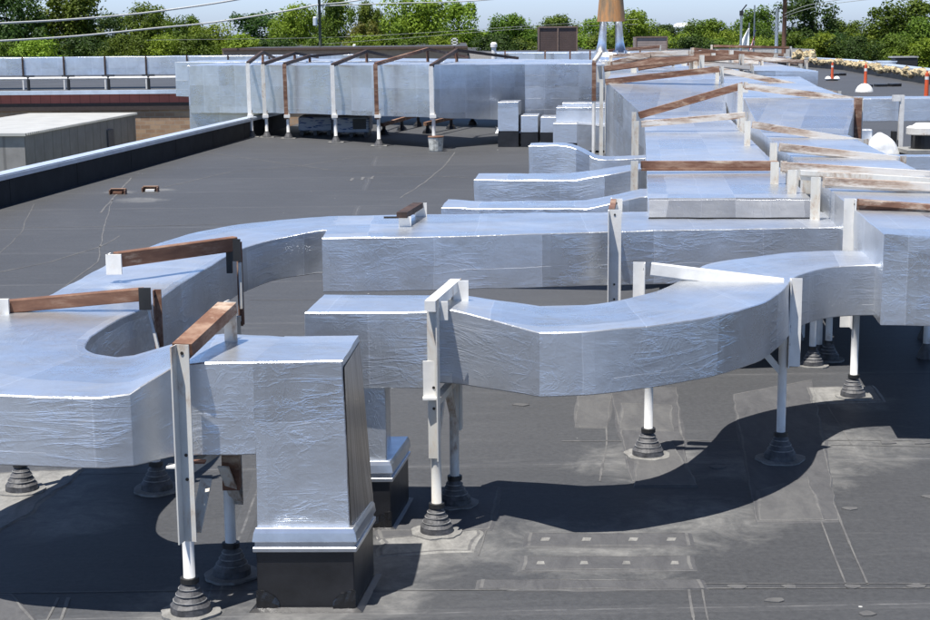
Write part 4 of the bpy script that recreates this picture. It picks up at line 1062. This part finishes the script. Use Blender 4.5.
# ------------------------------------------------------------------ far building and things on its roof
M['browncap'] = mat_plain("brown_coping", (.10, .065, .05), .6)
ef = bld("far_building", "low tan building with dark brown roof edge behind the far ducts", atD(225, 42) * H, atD(470, 42) * H, 42 * H + .2, 60 * H, GZ, zz_at(300, 42, 48.5) * H, M['tanwall'], M['roof'])
b = MB(); zr = zz_at(300, 42, 48.5) * H; b.box(((atD(225, 42) + atD(470, 42)) / 2 * H, 42 * H, zr), ((atD(470, 42) - atD(225, 42)) * H, .5, .2)); b.build("roof_edge", M['browncap'], ef)
ef2 = bld("far_building", "long pale flat building closing the skyline right of the brown roof edge", atD(471, 46) * H, atD(815, 46) * H, 46 * H, 60 * H, GZ, zz_at(650, 46, 50.5) * H, mat_plain("pale_wall", (.5, .48, .46), .8), M['roof'])
# rusty stack on forked legs
D = 17.5; X = (613 - CX) / FPX * (D * cp + .3 * sp)
def ux(u, D, z=.3): return (u - CX) / FPX * (D * cp + z * sp) * H
e = empty("exhaust_stack", (X * H, D * H, .68 * H), "rusty cone stack on two pale forked legs breaking the skyline", "exhaust stack")
z22 = ZAT((X, D), 21.5) * H; z52 = ZAT((X, D), 55) * H; z0_ = ZAT((X, D), -14) * H
rw = (ux(628, D) - ux(600, D)) / 2
b = MB(); b.lathe((X * H, D * H, 0), [(rw, z22), (rw * .99, z22 + .05), (rw * .78, z0_), (rw * .74, z0_), (rw * .92, z22 + .08), (rw * .1, z22 + .1)], 28)
cone_m = NT("rusted_cone"); k_ = cone_m.noise(cone_m.coord('Object', scale=(1.3, 1.3, .25)), 2.2, 7, .65)
cone_m.set(color=cone_m.ramp(k_, [(.3, (.10, .07, .05)), (.45, (.20, .13, .07)), (.58, (.36, .17, .06)), (.72, (.22, .21, .15))]), rough=.7)
b.build("cone", cone_m.mat, e, smooth=False)
for s in (-1, 1):
    b = MB(); zm_ = z22 + .25
    b.tube([(X * H + s * rw * .72, D * H, z52), (X * H + s * rw * .62, D * H, z52 + .5), (X * H + s * rw * .50, D * H, zm_)], [rw * .40, rw * .30, rw * .24], 14)
    b.build("leg", M['galv'], e, smooth=True)
b = MB(); b.lathe((X * H, D * H, 0), [(rw * 1.25, z52 - .25), (rw * 1.2, z52 - .05), (rw * 1.0, z52 + .1), (rw * .3, z52 + .12)], 24); b.build("base", M['foil'], e)
b = MB()
for k in range(10):
    t = k * .628; b.box((X * H + rw * 1.12 * math.cos(t), D * H + rw * 1.12 * math.sin(t), z52 + .03), (.05, .05, .3))
each(b, "fin", M['galv'], e)
# louvre screens
M['louvre'] = mat_ribbed("brown_louvre", (.085, .055, .045), .16, .04, 1, .3); M['louvre2'] = mat_ribbed("pale_brown_louvre", (.30, .24, .21), .27, .04, 1, .35)
for (u0, u1, vt, vb, D, mat, fr_, lab) in ((541, 579, 27, 50, 43, 'louvre', 'browncap', "dark brown louvred screen box left of the rusty stack"), (638, 669, 37, 50, 47.5, 'louvre2', 'browncap', "paler low louvred box right of the rusty stack")):
    x0_, x1_ = atD(u0, D) * H, atD(u1, D) * H; zt_, zb_ = zz_at(u0, D, vt) * H, zz_at(u0, D, vb + 1.5) * H
    e = empty("louvre_box", (x0_, D * H, zb_), lab, "louvre box"); b = MB(); y = D * H
    for p, q in (((x0_, y), (x1_, y)), ((x1_, y), (x1_, y + 3)), ((x1_, y + 3), (x0_, y + 3)), ((x0_, y + 3), (x0_, y))): uvwall(b, p, q, zb_, zt_)
    b.quad([(x0_, y, zt_), (x1_, y, zt_), (x1_, y + 3, zt_), (x0_, y + 3, zt_)]); b.build("louvres", M[mat], e)
    b = MB()
    for x in ((x0_, (x0_ + x1_) / 2, x1_) if mat == 'louvre' else (x0_, x1_)): b.box((x, y - .03, (zb_ + zt_) / 2), (.12, .1, zt_ - zb_))
    b.box(((x0_ + x1_) / 2, y - .03, zt_), (x1_ - x0_, .12, .14)); b.build("frame", mat_plain("louvre_frame", (.20, .14, .11), .6), e)
    b = MB(); b.box(((x0_ + x1_) / 2, y + 1.5, zb_ / 2 - 1), ((x1_ - x0_) * .8, 2, zb_ + 1.9)); b.build("plinth", M['browncap'], e)
# vents on the skyline
for (u, vt, vb, D, lab, nm) in ((496, 42, 52, 30, "round white vent cap on the skyline left of the dark louvres", "roof_vent"), (357, 44, 48.6, 42.5, "tiny white vent on the brown roof edge", "roof_vent")):
    x = atD(u, D) * H; z0, z1 = zz_at(u, D, vb) * H, zz_at(u, D, vt) * H; r = (z1 - z0) * .34
    e = empty(nm, (x, D * H, z0), lab, "vent"); b = MB(); b.lathe((x, D * H, z0), [(r * .7, -1.5), (r * .7, (z1 - z0) * .45), (r, (z1 - z0) * .5), (r, (z1 - z0) * .8), (r * .6, z1 - z0)], 16); b.build("cap", M['white'], e)
x = atD(457, 30) * H; y = 30 * H
e = empty("roof_light", (x, y, zz_at(457, 30, 50) * H), "small pale box light on a short pole above a peaked bar", "light")
b = MB(); b.tube([(x, y, 0), (x, y, zz_at(457, 30, 46) * H)], .05, 6); b.build("pole", M['dark_steel'], e)
b = MB(); z0, z1 = zz_at(457, 30, 46) * H, zz_at(457, 30, 37) * H
for zz_ in (z0 + .12, (z0 + z1) / 2, z1 - .1):
    b.box((x, y, zz_), (.42, .2, .09))
for xx in (-.17, .17): b.box((x + xx, y, (z0 + z1) / 2), (.09, .2, z1 - z0 - .1))
b.build("box_frame", M['white'], e)

# ------------------------------------------------------------------ right: duct, fan, bollards, torn parapet
e = empty("rooftop_duct", V(W(860, 151), 0), "pale straight duct along the right edge behind the white bag", "duct")
D = 12.4; zt_ = zz_at(890, D, 98.5); zb_ = zz_at(890, D, 121)
duct("main_run", [((ux(858, D, .5) / H, D), (ux(858, D, .5) / H, D + .45), zb_, zt_, zt_), ((ux(1050, D, .5) / H, D - .1), (ux(1050, D, .5) / H, D + .35), zb_, zt_, zt_)], e, step=.4, smooth=False)
A = (ux(904, 12.2, .5) / H, 12.2)
e = empty("steel_post", V(A, 0), "white post with black foot clamped to the straight right duct", "post")
b = MB(); b.bar(V(A, 0), V(A, zz_at(904, 12.2, 95)), .12, .12, up=Vector((0, 1, 0))); b.build("upright", M['white'], e)
b = MB(); b.box(V(A, 0) + Vector((-.18, 0, .36)), (.12, .2, .72)); b.box(V(A, 0) + Vector((-.2, 0, .12)), (.3, .26, .24)); b.build("black_foot", M['clamp'], e)
b = MB(); b.box(V(A, zz_at(904, 12.2, 95)) + Vector((-.15, 0, -.08)), (.2, .16, .16)); b.build("head_plate", M['white'], e)
D = 11.6; x = ux(926, D, .8)
e = empty("roof_fan", (x, D * H, 0), "mushroom exhaust fan with white cap and black drum at the right edge", "exhaust fan")
zt_ = zz_at(920, D, 123) * H; zm = zz_at(920, D, 132) * H; zb_ = zz_at(920, D, 148) * H; r = ux(926, D, .8) - ux(908, D, .8)
b = MB(); b.lathe((x, D * H, 0), [(r * .95, zm - .06), (r, zm - .04), (r, zm + .12), (r * .85, zm + .16), (r * .8, zt_ - .1), (r * .5, zt_)], 28); b.build("cap", M['white'], e)
b = MB(); b.lathe((x, D * H, 0), [(r * .72, zb_), (r * .72, zm - .05)], 24); b.build("drum", M['black'], e)
b = MB(); b.box((x, D * H, zb_ - .06), (r * 2.6, 1.3, .10)); b.build("platform", mat_plain("grey_platform", (.25, .25, .24), .6), e)
b = MB(); b.box((x, D * H, (zb_ - .11) / 2), (r * 2.2, 1.1, zb_ - .11)); b.build("curb", M['black'], e)
e = empty("rooftop_duct", V(W(905, 175), 0), "low foil duct in front of the mushroom fan, half hidden by the right receding duct", "duct")
a = W(880, 157, .30); c = W(1010, 156, .30)
duct("main_run", [(a, (a[0], a[1] + .16), .1, .30, .30), (c, (c[0], c[1] + .16), .1, .30, .30)], e, step=.3, smooth=False)
# white bag
M['bag'] = mat_plain("white_plastic", (.68, .70, .72), .35, 0, .1, 5, .8, 5)
q = W(884, 163); p = V(q, 0)
e = empty("wrapped_bag", p, "crumpled white plastic wrapped bundle standing behind the right duct", "bag")
b = MB(); rows = []
hh = (ZAT(q, 132)) * H
for i in range(11):
    t = i / 10; rr_ = [.42, .44, .45, .44, .42, .40, .37, .33, .27, .18, .04][i]
    row = []
    for k in range(21):
        a_ = 2 * math.pi * (k % 20) / 20; pp = Vector((rr_ * math.cos(a_) - .12 * t, rr_ * .8 * math.sin(a_), hh * t))
        pp += noise.noise_vector(pp * 2.2) * .07; row.append(p + pp)
    rows.append(row)
b.grid(rows); b.build("wrap", M['bag'], e, weld=True, smooth=True)
q = W(864, 162); p = V(q, 0); hh = ZAT(q, 129) * H
e = empty("vent_elbow", p, "pale square elbow vent between the grey triangle and the white bag", "vent")
b = MB(); b.box(p + Vector((0, 0, hh / 2)), (.34, .3, hh)); b.box(p + Vector((-.22, 0, hh - .12)), (.25, .3, .22)); b.build("casing", M['foil'], e, bev=.03)
# bollards
M['orange'] = mat_plain("orange_plastic", (.62, .10, .03), .45, 0, .08)
M['sand'] = mat_plain("white_sandbag", (.72, .72, .70), .7, 0, .15, 8, .5, 12)
def bollard(u, vg, vt, lab, base):
    q = W(u, vg); p = V(q, 0); hh = ZAT(q, vt) * H
    e = empty("delineator_post", p, lab, "delineator", "orange posts on the far right roof")
    r = .085 if u < 900 else .10
    b = MB(); b.tube([p, p + Vector((0, 0, hh * .72))], [r * 1.15, r], 12); b.tube([p + Vector((0, 0, hh * .82)), p + Vector((0, 0, hh * .93)), p + Vector((0, 0, hh * .94)), p + Vector((0, 0, hh))], [r, r, r * .4, r * .4], 12); b.build("post", M['orange'], e)
    b = MB(); b.tube([p + Vector((0, 0, hh * .72)), p + Vector((0, 0, hh * .82))], r * 1.02, 12); b.build("reflective_band", M['white'], e)
    if base == 1:
        b = MB(); b.lathe(p, [(.42, 0), (.42, .08), (.12, .14)], 8); b.build("base", M['clamp'], e)
        b = MB()
        for s in (-.3, .3): b.lathe(p + Vector((s, -.1, .06)), [(.2, 0), (.23, .08), (.15, .2), (.03, .25)], 10)
        b.build("sandbag", M['sand'], e)
    elif base == 2:
        b = MB(); b.lathe(p + Vector((-.12, -.3, 0)), [(.50, 0), (.48, .12), (.36, .32), (.18, .44), (.03, .47)], 16); b.build("sandbag", M['sand'], e, smooth=True)
bollard(832, 80.5, 62, "short orange post with split sandbags, farthest left of the orange posts", 1)
bollard(865, 91.5, 63, "orange post behind a rounded white mound", 2)
bollard(926, 101, 71, "tall orange post rising behind the straight duct at the right edge", 0)
q = W(880, 78); 
# flat debris
for (u, v, ww, lab) in ((838, 75.5, 1.0, "small black scrap lying near the short orange post"), (881, 86.5, 2.2, "long black scrap lying right of the white mound")):
    p = V(W(u, v), 0); e = empty("membrane_scrap", p, lab, "scrap"); b = MB()
    for k in range(3): b.box(p + Vector((ww * (k - 1) * .4, .1 * k, .07)), (ww * .3, .5, .12 + .04 * k), .2 * k)
    b.build("strip", M['black'], e)
# parapet with torn foam
M['foam'] = mat_plain("yellow_foam", (.46, .37, .22), .9, 0, .25, 3, .8, 4)
q0 = W(930, 84); q1 = W(845, 69.8); q2_ = W(790, 65.5)
def ext(a, c, t): return (a[0] + (c[0] - a[0]) * t, a[1] + (c[1] - a[1]) * t)
qs = [ext(q0, q1, -1.2), q0, q1, q2_, (q2_[0] - 6, q2_[1] + .2)]
e = empty("parapet_wall", V(q0, 0), "far right parapet with pale coping and torn yellow foam along its black face", "parapet")
b = MB(); hgt = (ZAT(q0, 73)) * H
for a, c in zip(qs[:-1], qs[1:]): b.bar(V(a, 0) + Vector((0, 0, hgt / 2)), V(c, 0) + Vector((0, 0, hgt / 2)), .3, hgt)
b.build("wall_membrane", M['black'], e)
b = MB()
for a, c in zip(qs[:-1], qs[1:]): b.bar(V(a, 0) + Vector((.45, .2, hgt + .1)), V(c, 0) + Vector((.45, .2, hgt + .1)), 1.2, .16)
b.build("coping", M['coping'], e)
b = MB(); rnd = random.Random(3)
for a, c in zip(qs[:-1], qs[1:]):
    A_, C_ = V(a, 0), V(c, 0); n = int((C_ - A_).length / .55)
    for k in range(n):
        if rnd.random() < .22: continue
        p = A_.lerp(C_, (k + rnd.random()) / n) + Vector((-.25, -.2, hgt * rnd.uniform(.7, 1.1))); r = rnd.uniform(.10, .30)
        rows = []
        for i in range(6):
            t = math.pi * i / 5; rows.append([p + Vector((math.sin(t) * math.cos(o) * r * 1.2, math.sin(t) * math.sin(o) * r, math.cos(t) * r * .9)) + noise.noise_vector(p * 3 + Vector((i, o, 0)) * 1.7) * r * .6 for o in [2 * math.pi * (j % 8) / 8 for j in range(9)]])
        b.grid(rows)
tag(b.build("torn_foam", M['foam'], e), kind="stuff")
b = MB(); rnd = random.Random(5)
p0 = V(W(800, 66), 0)
e2 = empty("foam_heap", p0, "ragged yellow foam heap on the parapet below the brown utility pole", "foam heap")
for k in range(14):
    p = V(W(rnd.uniform(793, 812), 66.5), 0) + Vector((0, -.5, hgt + rnd.uniform(0, .6))); r = rnd.uniform(.15, .4)
    rows = []
    for i in range(6):
        t = math.pi * i / 5; rows.append([p + Vector((math.sin(t) * math.cos(o) * r, math.sin(t) * math.sin(o) * r, math.cos(t) * r)) + noise.noise_vector(p * 3 + Vector((i, o, 0)) * 1.7) * r * .8 for o in [2 * math.pi * (j % 8) / 8 for j in range(9)]])
    b.grid(rows)
tag(b.build("heap", M['foam'], e2), kind="stuff")
# low things beyond the right parapet
e = bld("far_building", "low white roofed building strip beyond the torn parapet at the right edge", atD(868, 60) * H, atD(990, 60) * H, 60 * H, 66 * H, GZ, zz_at(900, 60, 62.5) * H, mat_plain("dark_glass_wall", (.06, .07, .08), .3), M['coping'])
b = MB(); b.box((atD(930, 60) * H, 60 * H - .3, zz_at(900, 60, 62.5) * H), (30, .5, .5)); b.build("roof_edge", M['coping'], e)
for (u, vt, vb, w_, lab) in ((906, 57.5, 67, 1.7, "dark rooftop unit beyond the right parapet"), (888, 62, 68, 1.3, "small white rooftop unit left of the dark one")):
    D = 34; x = atD(u, D) * H; z1 = zz_at(u, D, vt) * H; z0 = 0
    e = empty("rooftop_unit", (x, D * H, 0), lab, "rooftop unit"); b = MB(); b.box((x, D * H, (z1 + .2) / 2), (w_, 1.2, z1 - .2)); b.build("cabinet", M['clamp' if u == 906 else 'white'], e, bev=.06)
    b = MB(); b.box((x - .1, D * H, z1 + .05), (w_ * 1.15, 1.3, .1)); b.build("lid", mat_plain("unit_lid", (.3, .3, .3), .6) if u == 906 else M['coping'], e)
    b = MB(); b.box((x, D * H, .06), (w_ * 1.1, 1.3, .12)); b.build("curb", M['black'], e)
# rusty roof brackets
for (u, v, lab) in ((118, 194, "left of two small rusty brackets on the open roof"), (150.5, 191.5, "right hand rusty bracket with a pale smear beside it")):
    p = V(W(u, v), 0); e = empty("roof_bracket", p, lab, "bracket"); wd_ = .34
    b = MB(); b.box(p + Vector((0, .1, .055)), (wd_, .02, .11)); b.box(p + Vector((-wd_ / 2, 0, .05)), (.02, .22, .1)); b.box(p + Vector((wd_ / 2, 0, .05)), (.02, .22, .1)); b.box(p + Vector((0, .06, .115)), (wd_, .1, .012)); each(b, "plate", M['rust'], e)
    b = MB(); b.box(p + Vector((0, -.02, .03)), (wd_ * .6, .12, .05)); b.build("core", M['dark_steel' if u < 130 else 'white'], e)

# ------------------------------------------------------------------ poles, flags, wires
def pole(name, lab, cat, u, vt, D, r, mat, vb=None):
    X = atD(u, D) * H; zt_ = ZAT((atD(u, D), D), vt) * H
    e = empty(name, (X, D * H, GZ), lab, cat); b = MB(); b.tube([(X, D * H, GZ), (X, D * H, zt_)], [r * 1.15, r], 10); b.build("pole", mat, e, smooth=True); return e, X, D * H, zt_
M['wood'] = mat_plain("brown_pole_wood", (.13, .065, .04), .8, 0, .2, 3); M['darkwood'] = mat_plain("weathered_pole_wood", (.07, .085, .06), .8, 0, .2, 3)
M['palesteel'] = mat_plain("pale_pole_steel", (.55, .60, .64), .45, .2, .06)
e1, px1, py1, _ = pole("utility_pole", "thick brown wooden utility pole against the dark trees", "utility pole", 785.5, -30, 44, .20, M['wood'])
e2p, px2, py2, _ = pole("utility_pole", "thin dark utility pole with grey transformer left of the yellow bush", "utility pole", 323, -30, 48, .15, M['darkwood'])
b = MB(); zt_ = zz_at(319, 48, 17) * H; b.lathe((px2 - .45, py2 - .3, zt_ - .9), [(.22, 0), (.24, .05), (.24, .85), (.15, .95)], 12); b.build("transformer", M['palesteel'], e2p)
b = MB(); b.bar((px2 - .3, py2, zt_ - .3), (px2 + 1.0, py2, zt_ + 1.9), .08, .08); b.build("arm", M['palesteel'], e2p)
eL, lx, ly, lz = pole("lamp_post", "white pole with slanting lamp arm left of the two flags", "lamp post", 742.5, 11, 44.6, .12, M['palesteel'])
b = MB(); b.bar((lx, ly, lz), (atD(747.5, 44.6) * H, ly, zz_at(747, 44.6, 4.5) * H), .10, .12); b.box((lx, ly, lz - .2), (.35, .3, .5)); b.build("lamp_arm", M['clamp'], eL)
pole("steel_pole", "pale blue grey steel pole close left of the brown utility pole", "pole", 778, 8, 44.2, .17, M['palesteel'])
def flagpole(u, vt, D, lab, cat="flagpole"): return pole("flagpole", lab, cat, u, vt, D, .07, M['palesteel'])
eW, wx, wy, wz = flagpole(750.5, 22.5, 45, "short flagpole carrying the drooping white flag")
eU, sx, sy, sz = flagpole(755.5, 5, 45.4, "tall flagpole carrying the hanging striped flag")
# white flag (hangs as a triangle)
e = empty("flag", (wx, wy, wz), "plain white flag drooping in a triangle", "flag")
b = MB(); rows = []; D = 45
for i in range(9):
    t = i / 8; v = 28 + 19 * t; row = []
    for j in range(7):
        s = j / 6; u = 750.3 - (1 + 9.5 * t) * s
        row.append((atD(u, D) * H, wy - .12 - .18 * math.sin(s * 9 + t * 2), zz_at(u, D, v) * H))
    rows.append(row)
b.grid(rows); b.build("cloth", mat_plain("white_flag_cloth", (.78, .80, .80), .8, 0, .05), e, smooth=True)
e = empty("flag", (sx, sy, sz), "red and white striped flag with dark blue corner hanging limp", "flag")
fm = [mat_plain("flag_red", (.40, .03, .05), .8), mat_plain("flag_white", (.75, .75, .75), .8), mat_plain("flag_blue", (.03, .04, .16), .8)]
b = MB(); D = 45.4
for i in range(18):
    for j in range(7):
        def pt(ii, jj):
            t = ii / 18; s = jj / 7; v = 27 + 20 * t; u = 755.8 - 4.6 * s * (.35 + .65 * t) + 2.6 * s * (1 - t)
            return (atD(u, D) * H, sy - .12 - .2 * math.sin(s * 8 + t * 3), zz_at(u, D, v + 3 * s) * H)
        mi = 2 if (i < 7 and j < 7) else ((j + i // 4) % 2)
        if mi == 2 and (i + j) % 3 == 0: mi = 1 if (i % 2 and j % 2) else 2
        b.quad([pt(i, j), pt(i, j + 1), pt(i + 1, j + 1), pt(i + 1, j)], mi=mi)
b.build("cloth", fm, e, weld=True)
# wires
M['cable'] = mat_plain("pale_cable", (.60, .60, .56), .5); M['thinwire'] = mat_plain("grey_wire", (.32, .33, .30), .5)
def wire(lab, pts, r, mat='cable'):
    P_ = []
    for u, v, D in pts:
        D = D * .775 if 'brown utility' not in lab else D
        P_.append(Vector((atD(u, D) * H, D * H, zz_at(u, D, v) * H)))
    full = []
    for k in range(len(P_) - 1):
        for j in range(6):
            p0, p1, p2, p3 = P_[max(k - 1, 0)], P_[k], P_[k + 1], P_[min(k + 2, len(P_) - 1)]
            full.append(cr(p0, p1, p2, p3, j / 6))
    full.append(P_[-1]); b = MB(); b.tube(full, r, 6); tag(b.build("overhead_wire", M[mat], smooth=True), lab, "wire")
wire("upper thick pale cable rising to the right over the left trees", [(-60, 27, 40), (0, 23.5, 42), (80, 19, 46), (160, 11.5, 50), (250, -2, 55), (330, -20, 60)], .085)
wire("lower thick pale cable running from the left edge to the dark pole", [(-60, 44, 42), (0, 41, 44), (80, 36, 48), (160, 28, 53), (219, 22, 57), (291, 10.5, 60), (323, 4.5, 62), (350, 2, 64), (400, -6, 66)], .085)
wire("short pale cable crossing the top edge above the tallest green tree", [(323, 6, 62), (388, 3.5, 64), (480, 0.5, 68), (560, -8, 70)], .07)
wire("thin wire sagging across the trees between dark pole and stack", [(150, 40, 58), (323, 37.5, 62), (420, 33, 63), (520, 26.5, 64), (640, 19, 66)], .02, 'thinwire')
wire("thin lower wire in front of the yellow bush", [(323, 44, 62), (420, 37, 63), (520, 29, 64), (640, 24, 66)], .018, 'thinwire')
wire("wire running right from the brown utility pole into the sky", [(785, 14, 44), (805, 6, 42), (830, 1, 40), (870, -4, 38)], .03, 'thinwire')
wire("second wire running right from the brown utility pole", [(785, 17, 44), (800, 11, 42), (830, 4, 40), (890, -3, 38)], .025, 'thinwire')
# water tower far away
D = 430; X = atD(685, D) * H; zt_ = zz_at(685, D, 21.5) * H
e = empty("water_tower", (X, D * H, GZ), "white dome of a distant water tower over the trees", "water tower")
r = 9; b = MB(); b.lathe((X, D * H, zt_), [(2.2, -60), (2.0, -14), (4, -9), (r * .97, -5), (r, -3.5), (r * .9, -1.6), (r * .55, -.3), (.3, 0)], 20); b.build("tank", mat_plain("tower_white", (.8, .8, .8), .6, 0, .02), e, smooth=True)

# ------------------------------------------------------------------ trees
M['bark'] = mat_plain("bark", (.06, .045, .035), .9, 0, .3, 3)
M['leafA'] = mat_leaf("leaves_mid_green", (.036, .064, .008), (.088, .142, .014), (.165, .225, .022))
M['leafB'] = mat_leaf("leaves_bright_green", (.075, .118, .010), (.155, .225, .018), (.25, .32, .030))
M['leafC'] = mat_leaf("leaves_dark_green", (.014, .032, .007), (.038, .074, .012), (.08, .13, .018))
M['leafD'] = mat_leaf("leaves_yellow_green", (.075, .085, .012), (.130, .140, .02), (.18, .19, .03))
def crown_mesh(seed, mat, n=15000, leaf=.027, squash=1.0):
    """crown of unit height/width 1 (x,y in -.5..5, z 0..1) made of leaf faces on clumps"""
    rnd = random.Random(seed); b = MB(); cl = []
    for k in range(46):
        t = rnd.random() ** .8; z = .10 + .82 * t
        env = math.sin(math.pi * min(1, (z * .86 + .12))) ** .62
        a = rnd.random() * 6.283; rr_ = env * (.22 + .22 * rnd.random()) * (1 if rnd.random() < .75 else .4)
        cl.append((Vector((rr_ * math.cos(a), rr_ * math.sin(a), z)), rnd.uniform(.07, .15)))
    for k in range(14): cl.append((Vector((rnd.uniform(-.18, .18), rnd.uniform(-.18, .18), rnd.uniform(.2, .8))), rnd.uniform(.13, .2)))
    for k in range(n):
        c, r = cl[rnd.randrange(len(cl))]
        d = Vector((rnd.gauss(0, 1), rnd.gauss(0, 1), rnd.gauss(0, .9) + .25)).normalized()
        p = c + d * r * (rnd.random() ** .33) * (1 + .35 * noise.noise(c * 9 + d * 3))
        s = leaf * rnd.uniform(.55, 1.3)
        nrm = (d + Vector((rnd.gauss(0, .55), rnd.gauss(0, .55), rnd.gauss(0, .45) + .3))).normalized()
        x = nrm.orthogonal().normalized(); x.rotate(Matrix.Rotation(rnd.random() * 6.28, 3, nrm)); y = nrm.cross(x)
        q = [p + x * s * .5, p + (x * .1 + y * .42) * s, p - x * s * .5, p - (y * .42 - x * .12) * s]
        b.quad(q)
    return b.build("crown", mat)
def trunk_mesh(seed):
    rnd = random.Random(seed); b = MB(); b.tube([(0, 0, -.02), (.01, 0, .2), (0, .01, .45), (.01, 0, .8)], [.028, .021, .015, .006], 9)
    for k in range(8):
        a = rnd.random() * 6.283; z = rnd.uniform(.18, .6); L = rnd.uniform(.2, .36)
        b.tube([(0, 0, z), (math.cos(a) * L * .5, math.sin(a) * L * .5, z + .1), (math.cos(a) * L, math.sin(a) * L, z + .24)], [.012, .008, .003], 6)
    return b.build("trunk", M['bark'], smooth=True)
protos = {}
for key, mt, seeds in (('A', 'leafA', (1, 2, 3)), ('B', 'leafB', (4, 5, 6)), ('C', 'leafC', (7, 8)), ('D', 'leafD', (9,))):
    protos[key] = [(crown_mesh(s, M[mt]), trunk_mesh(s)) for s in seeds]
meshes = {k: [(c.data, t.data) for c, t in v] for k, v in protos.items()}
for v in protos.values():
    for c, t in v:
        bpy.data.objects.remove(c); bpy.data.objects.remove(t)
tr_i = 0
def tree(u, vt, wpx, D, key, lab, group="trees behind the roofs", sq=1.0):
    global tr_i
    X = atD(u, D) * H; top = zz_at(u, D, vt) * H; hgt_ = top - GZ; wd_ = wpx / FPX * D * H * 1.12
    e = empty("tree", (X, D * H, GZ), lab, "tree", group); rnd = random.Random(tr_i * 13 + 5)
    c, t = meshes[key][tr_i % len(meshes[key])]; tr_i += 1
    co = bpy.data.objects.new("crown", c); COL.objects.link(co); co.parent = e
    co.scale = (wd_ * 1.18, wd_ * 1.18, hgt_ * 1.02); co.location = (0, 0, hgt_ * .0); co.rotation_euler = (0, 0, rnd.random() * 6.28)
    to = bpy.data.objects.new("trunk", t); COL.objects.link(to); to.parent = e; to.scale = (hgt_, hgt_, hgt_ * .95); to.rotation_euler = (0, 0, rnd.random() * 6.28)
T = [(12, -14, 84, 60, 'C', "very dark tall tree in the upper left corner"),
     (72, -12, 86, 62, 'A', "broad olive green tree beside the dark corner tree"),
     (118, 14, 60, 70, 'C', "dark tree notch between the broad olive tree and its right neighbour"),
     (148, 6, 62, 64, 'A', "rounded mid green tree above the middle of the brick building"),
     (186, 17, 46, 60, 'A', "lower mid green tree where the lower cable fades"),
     (214, 24, 50, 54, 'B', "bright green bushy tree above the far duct's left end"),
     (262, 13, 80, 74, 'C', "dark rounded tree behind the leftmost far posts"),
     (300, 6, 50, 58, 'B', "bright ragged tree just left of the dark utility pole"),
     (338, -2, 52, 66, 'A', "tall darker tree directly behind the dark utility pole"),
     (367, 23, 46, 52, 'D', "low yellowish round bush tree over the brown roof edge"),
     (376, 3, 44, 70, 'A', "thin topped tree rising behind the yellowish bush"),
     (418, -3, 76, 60, 'B', "tallest bright green tree in the centre left"),
     (462, 0, 60, 62, 'B', "bright green tree leaning right over the small box light"),
     (514, 15, 56, 66, 'A', "mid green tree left of the dark louvres"),
     (556, 17, 60, 70, 'A', "mid green tree directly behind the dark louvres"),
     (596, 17, 46, 60, 'B', "bright tree partly hidden by the rusty stack"),
     (634, 12, 56, 58, 'B', "yellow green tree just right of the rusty stack"),
     (676, 31, 44, 52, 'B', "small bright bush between the louvred box and flags"),
     (664, 25, 56, 84, 'C', "dark tree below the distant water tower"),
     (712, 20, 66, 74, 'A', "broad tree in the skyline left of the lamp post"),
     (726, 30, 50, 56, 'B', "lighter low tree in front of the broad one left of the lamp post"),
     (762, 9, 48, 66, 'A', "tree behind the striped flag and pale steel pole"),
     (806, -2, 74, 60, 'C', "big dark tree behind the brown utility pole"),
     (846, 21, 52, 62, 'A', "lower tree filling the dip between the two big right trees"),
     (862, 34, 48, 52, 'B', "small rounded bright tree above the orange posts"),
     (900, 1, 82, 60, 'A', "big spreading tree in the upper right corner"),
     (826, 34, 60, 54, 'C', "dark low tree right of the foam heap"),
     (926, 20, 60, 54, 'A', "lower leafy tree cut by the right edge")]
for a in T: tree(*a)
LM = [(0, "the upper left corner"), (45, "the left end of the thick cables"), (85, "the second strap of the far left duct"), (125, "the middle of the brick building"), (165, "the end of the far left duct"), (205, "the left end of the far duct"),
      (245, "the leftmost far post"), (285, "the third far post"), (325, "the dark utility pole"), (365, "the yellowish bush"), (405, "the peaked bar of the brown post"), (450, "the small box light"),
      (498, "the white vent cap"), (535, "the left edge of the dark louvres"), (580, "the right edge of the dark louvres"), (618, "the rusty stack"), (655, "the low louvred box"), (690, "the water tower"),
      (728, "the lamp post"), (757, "the striped flag"), (790, "the brown utility pole"), (825, "the foam heap"), (855, "the short orange post"), (890, "the orange post with white mound"), (925, "the upper right corner")]
def near(u): return min(LM, key=lambda q: abs(q[0] - u))[1]
rnd = random.Random(21)
for k, u in enumerate(range(-4, 960, 47)):
    tree(u, rnd.uniform(29, 36), 66, rnd.uniform(88, 100), 'AC'[rnd.randrange(2)], "dark distant tree glimpsed above " + near(u) + (", the right one" if k == 99 else ""), "back row of trees")
for k, (u, lm) in enumerate(LM):
    tree(u + rnd.uniform(-6, 6), rnd.uniform(34, 41), 58, rnd.uniform(50, 51.5), 'ABCAB'[k % 5], "low leafy tree just over the roofs at " + lm, "understorey trees along the roofs")
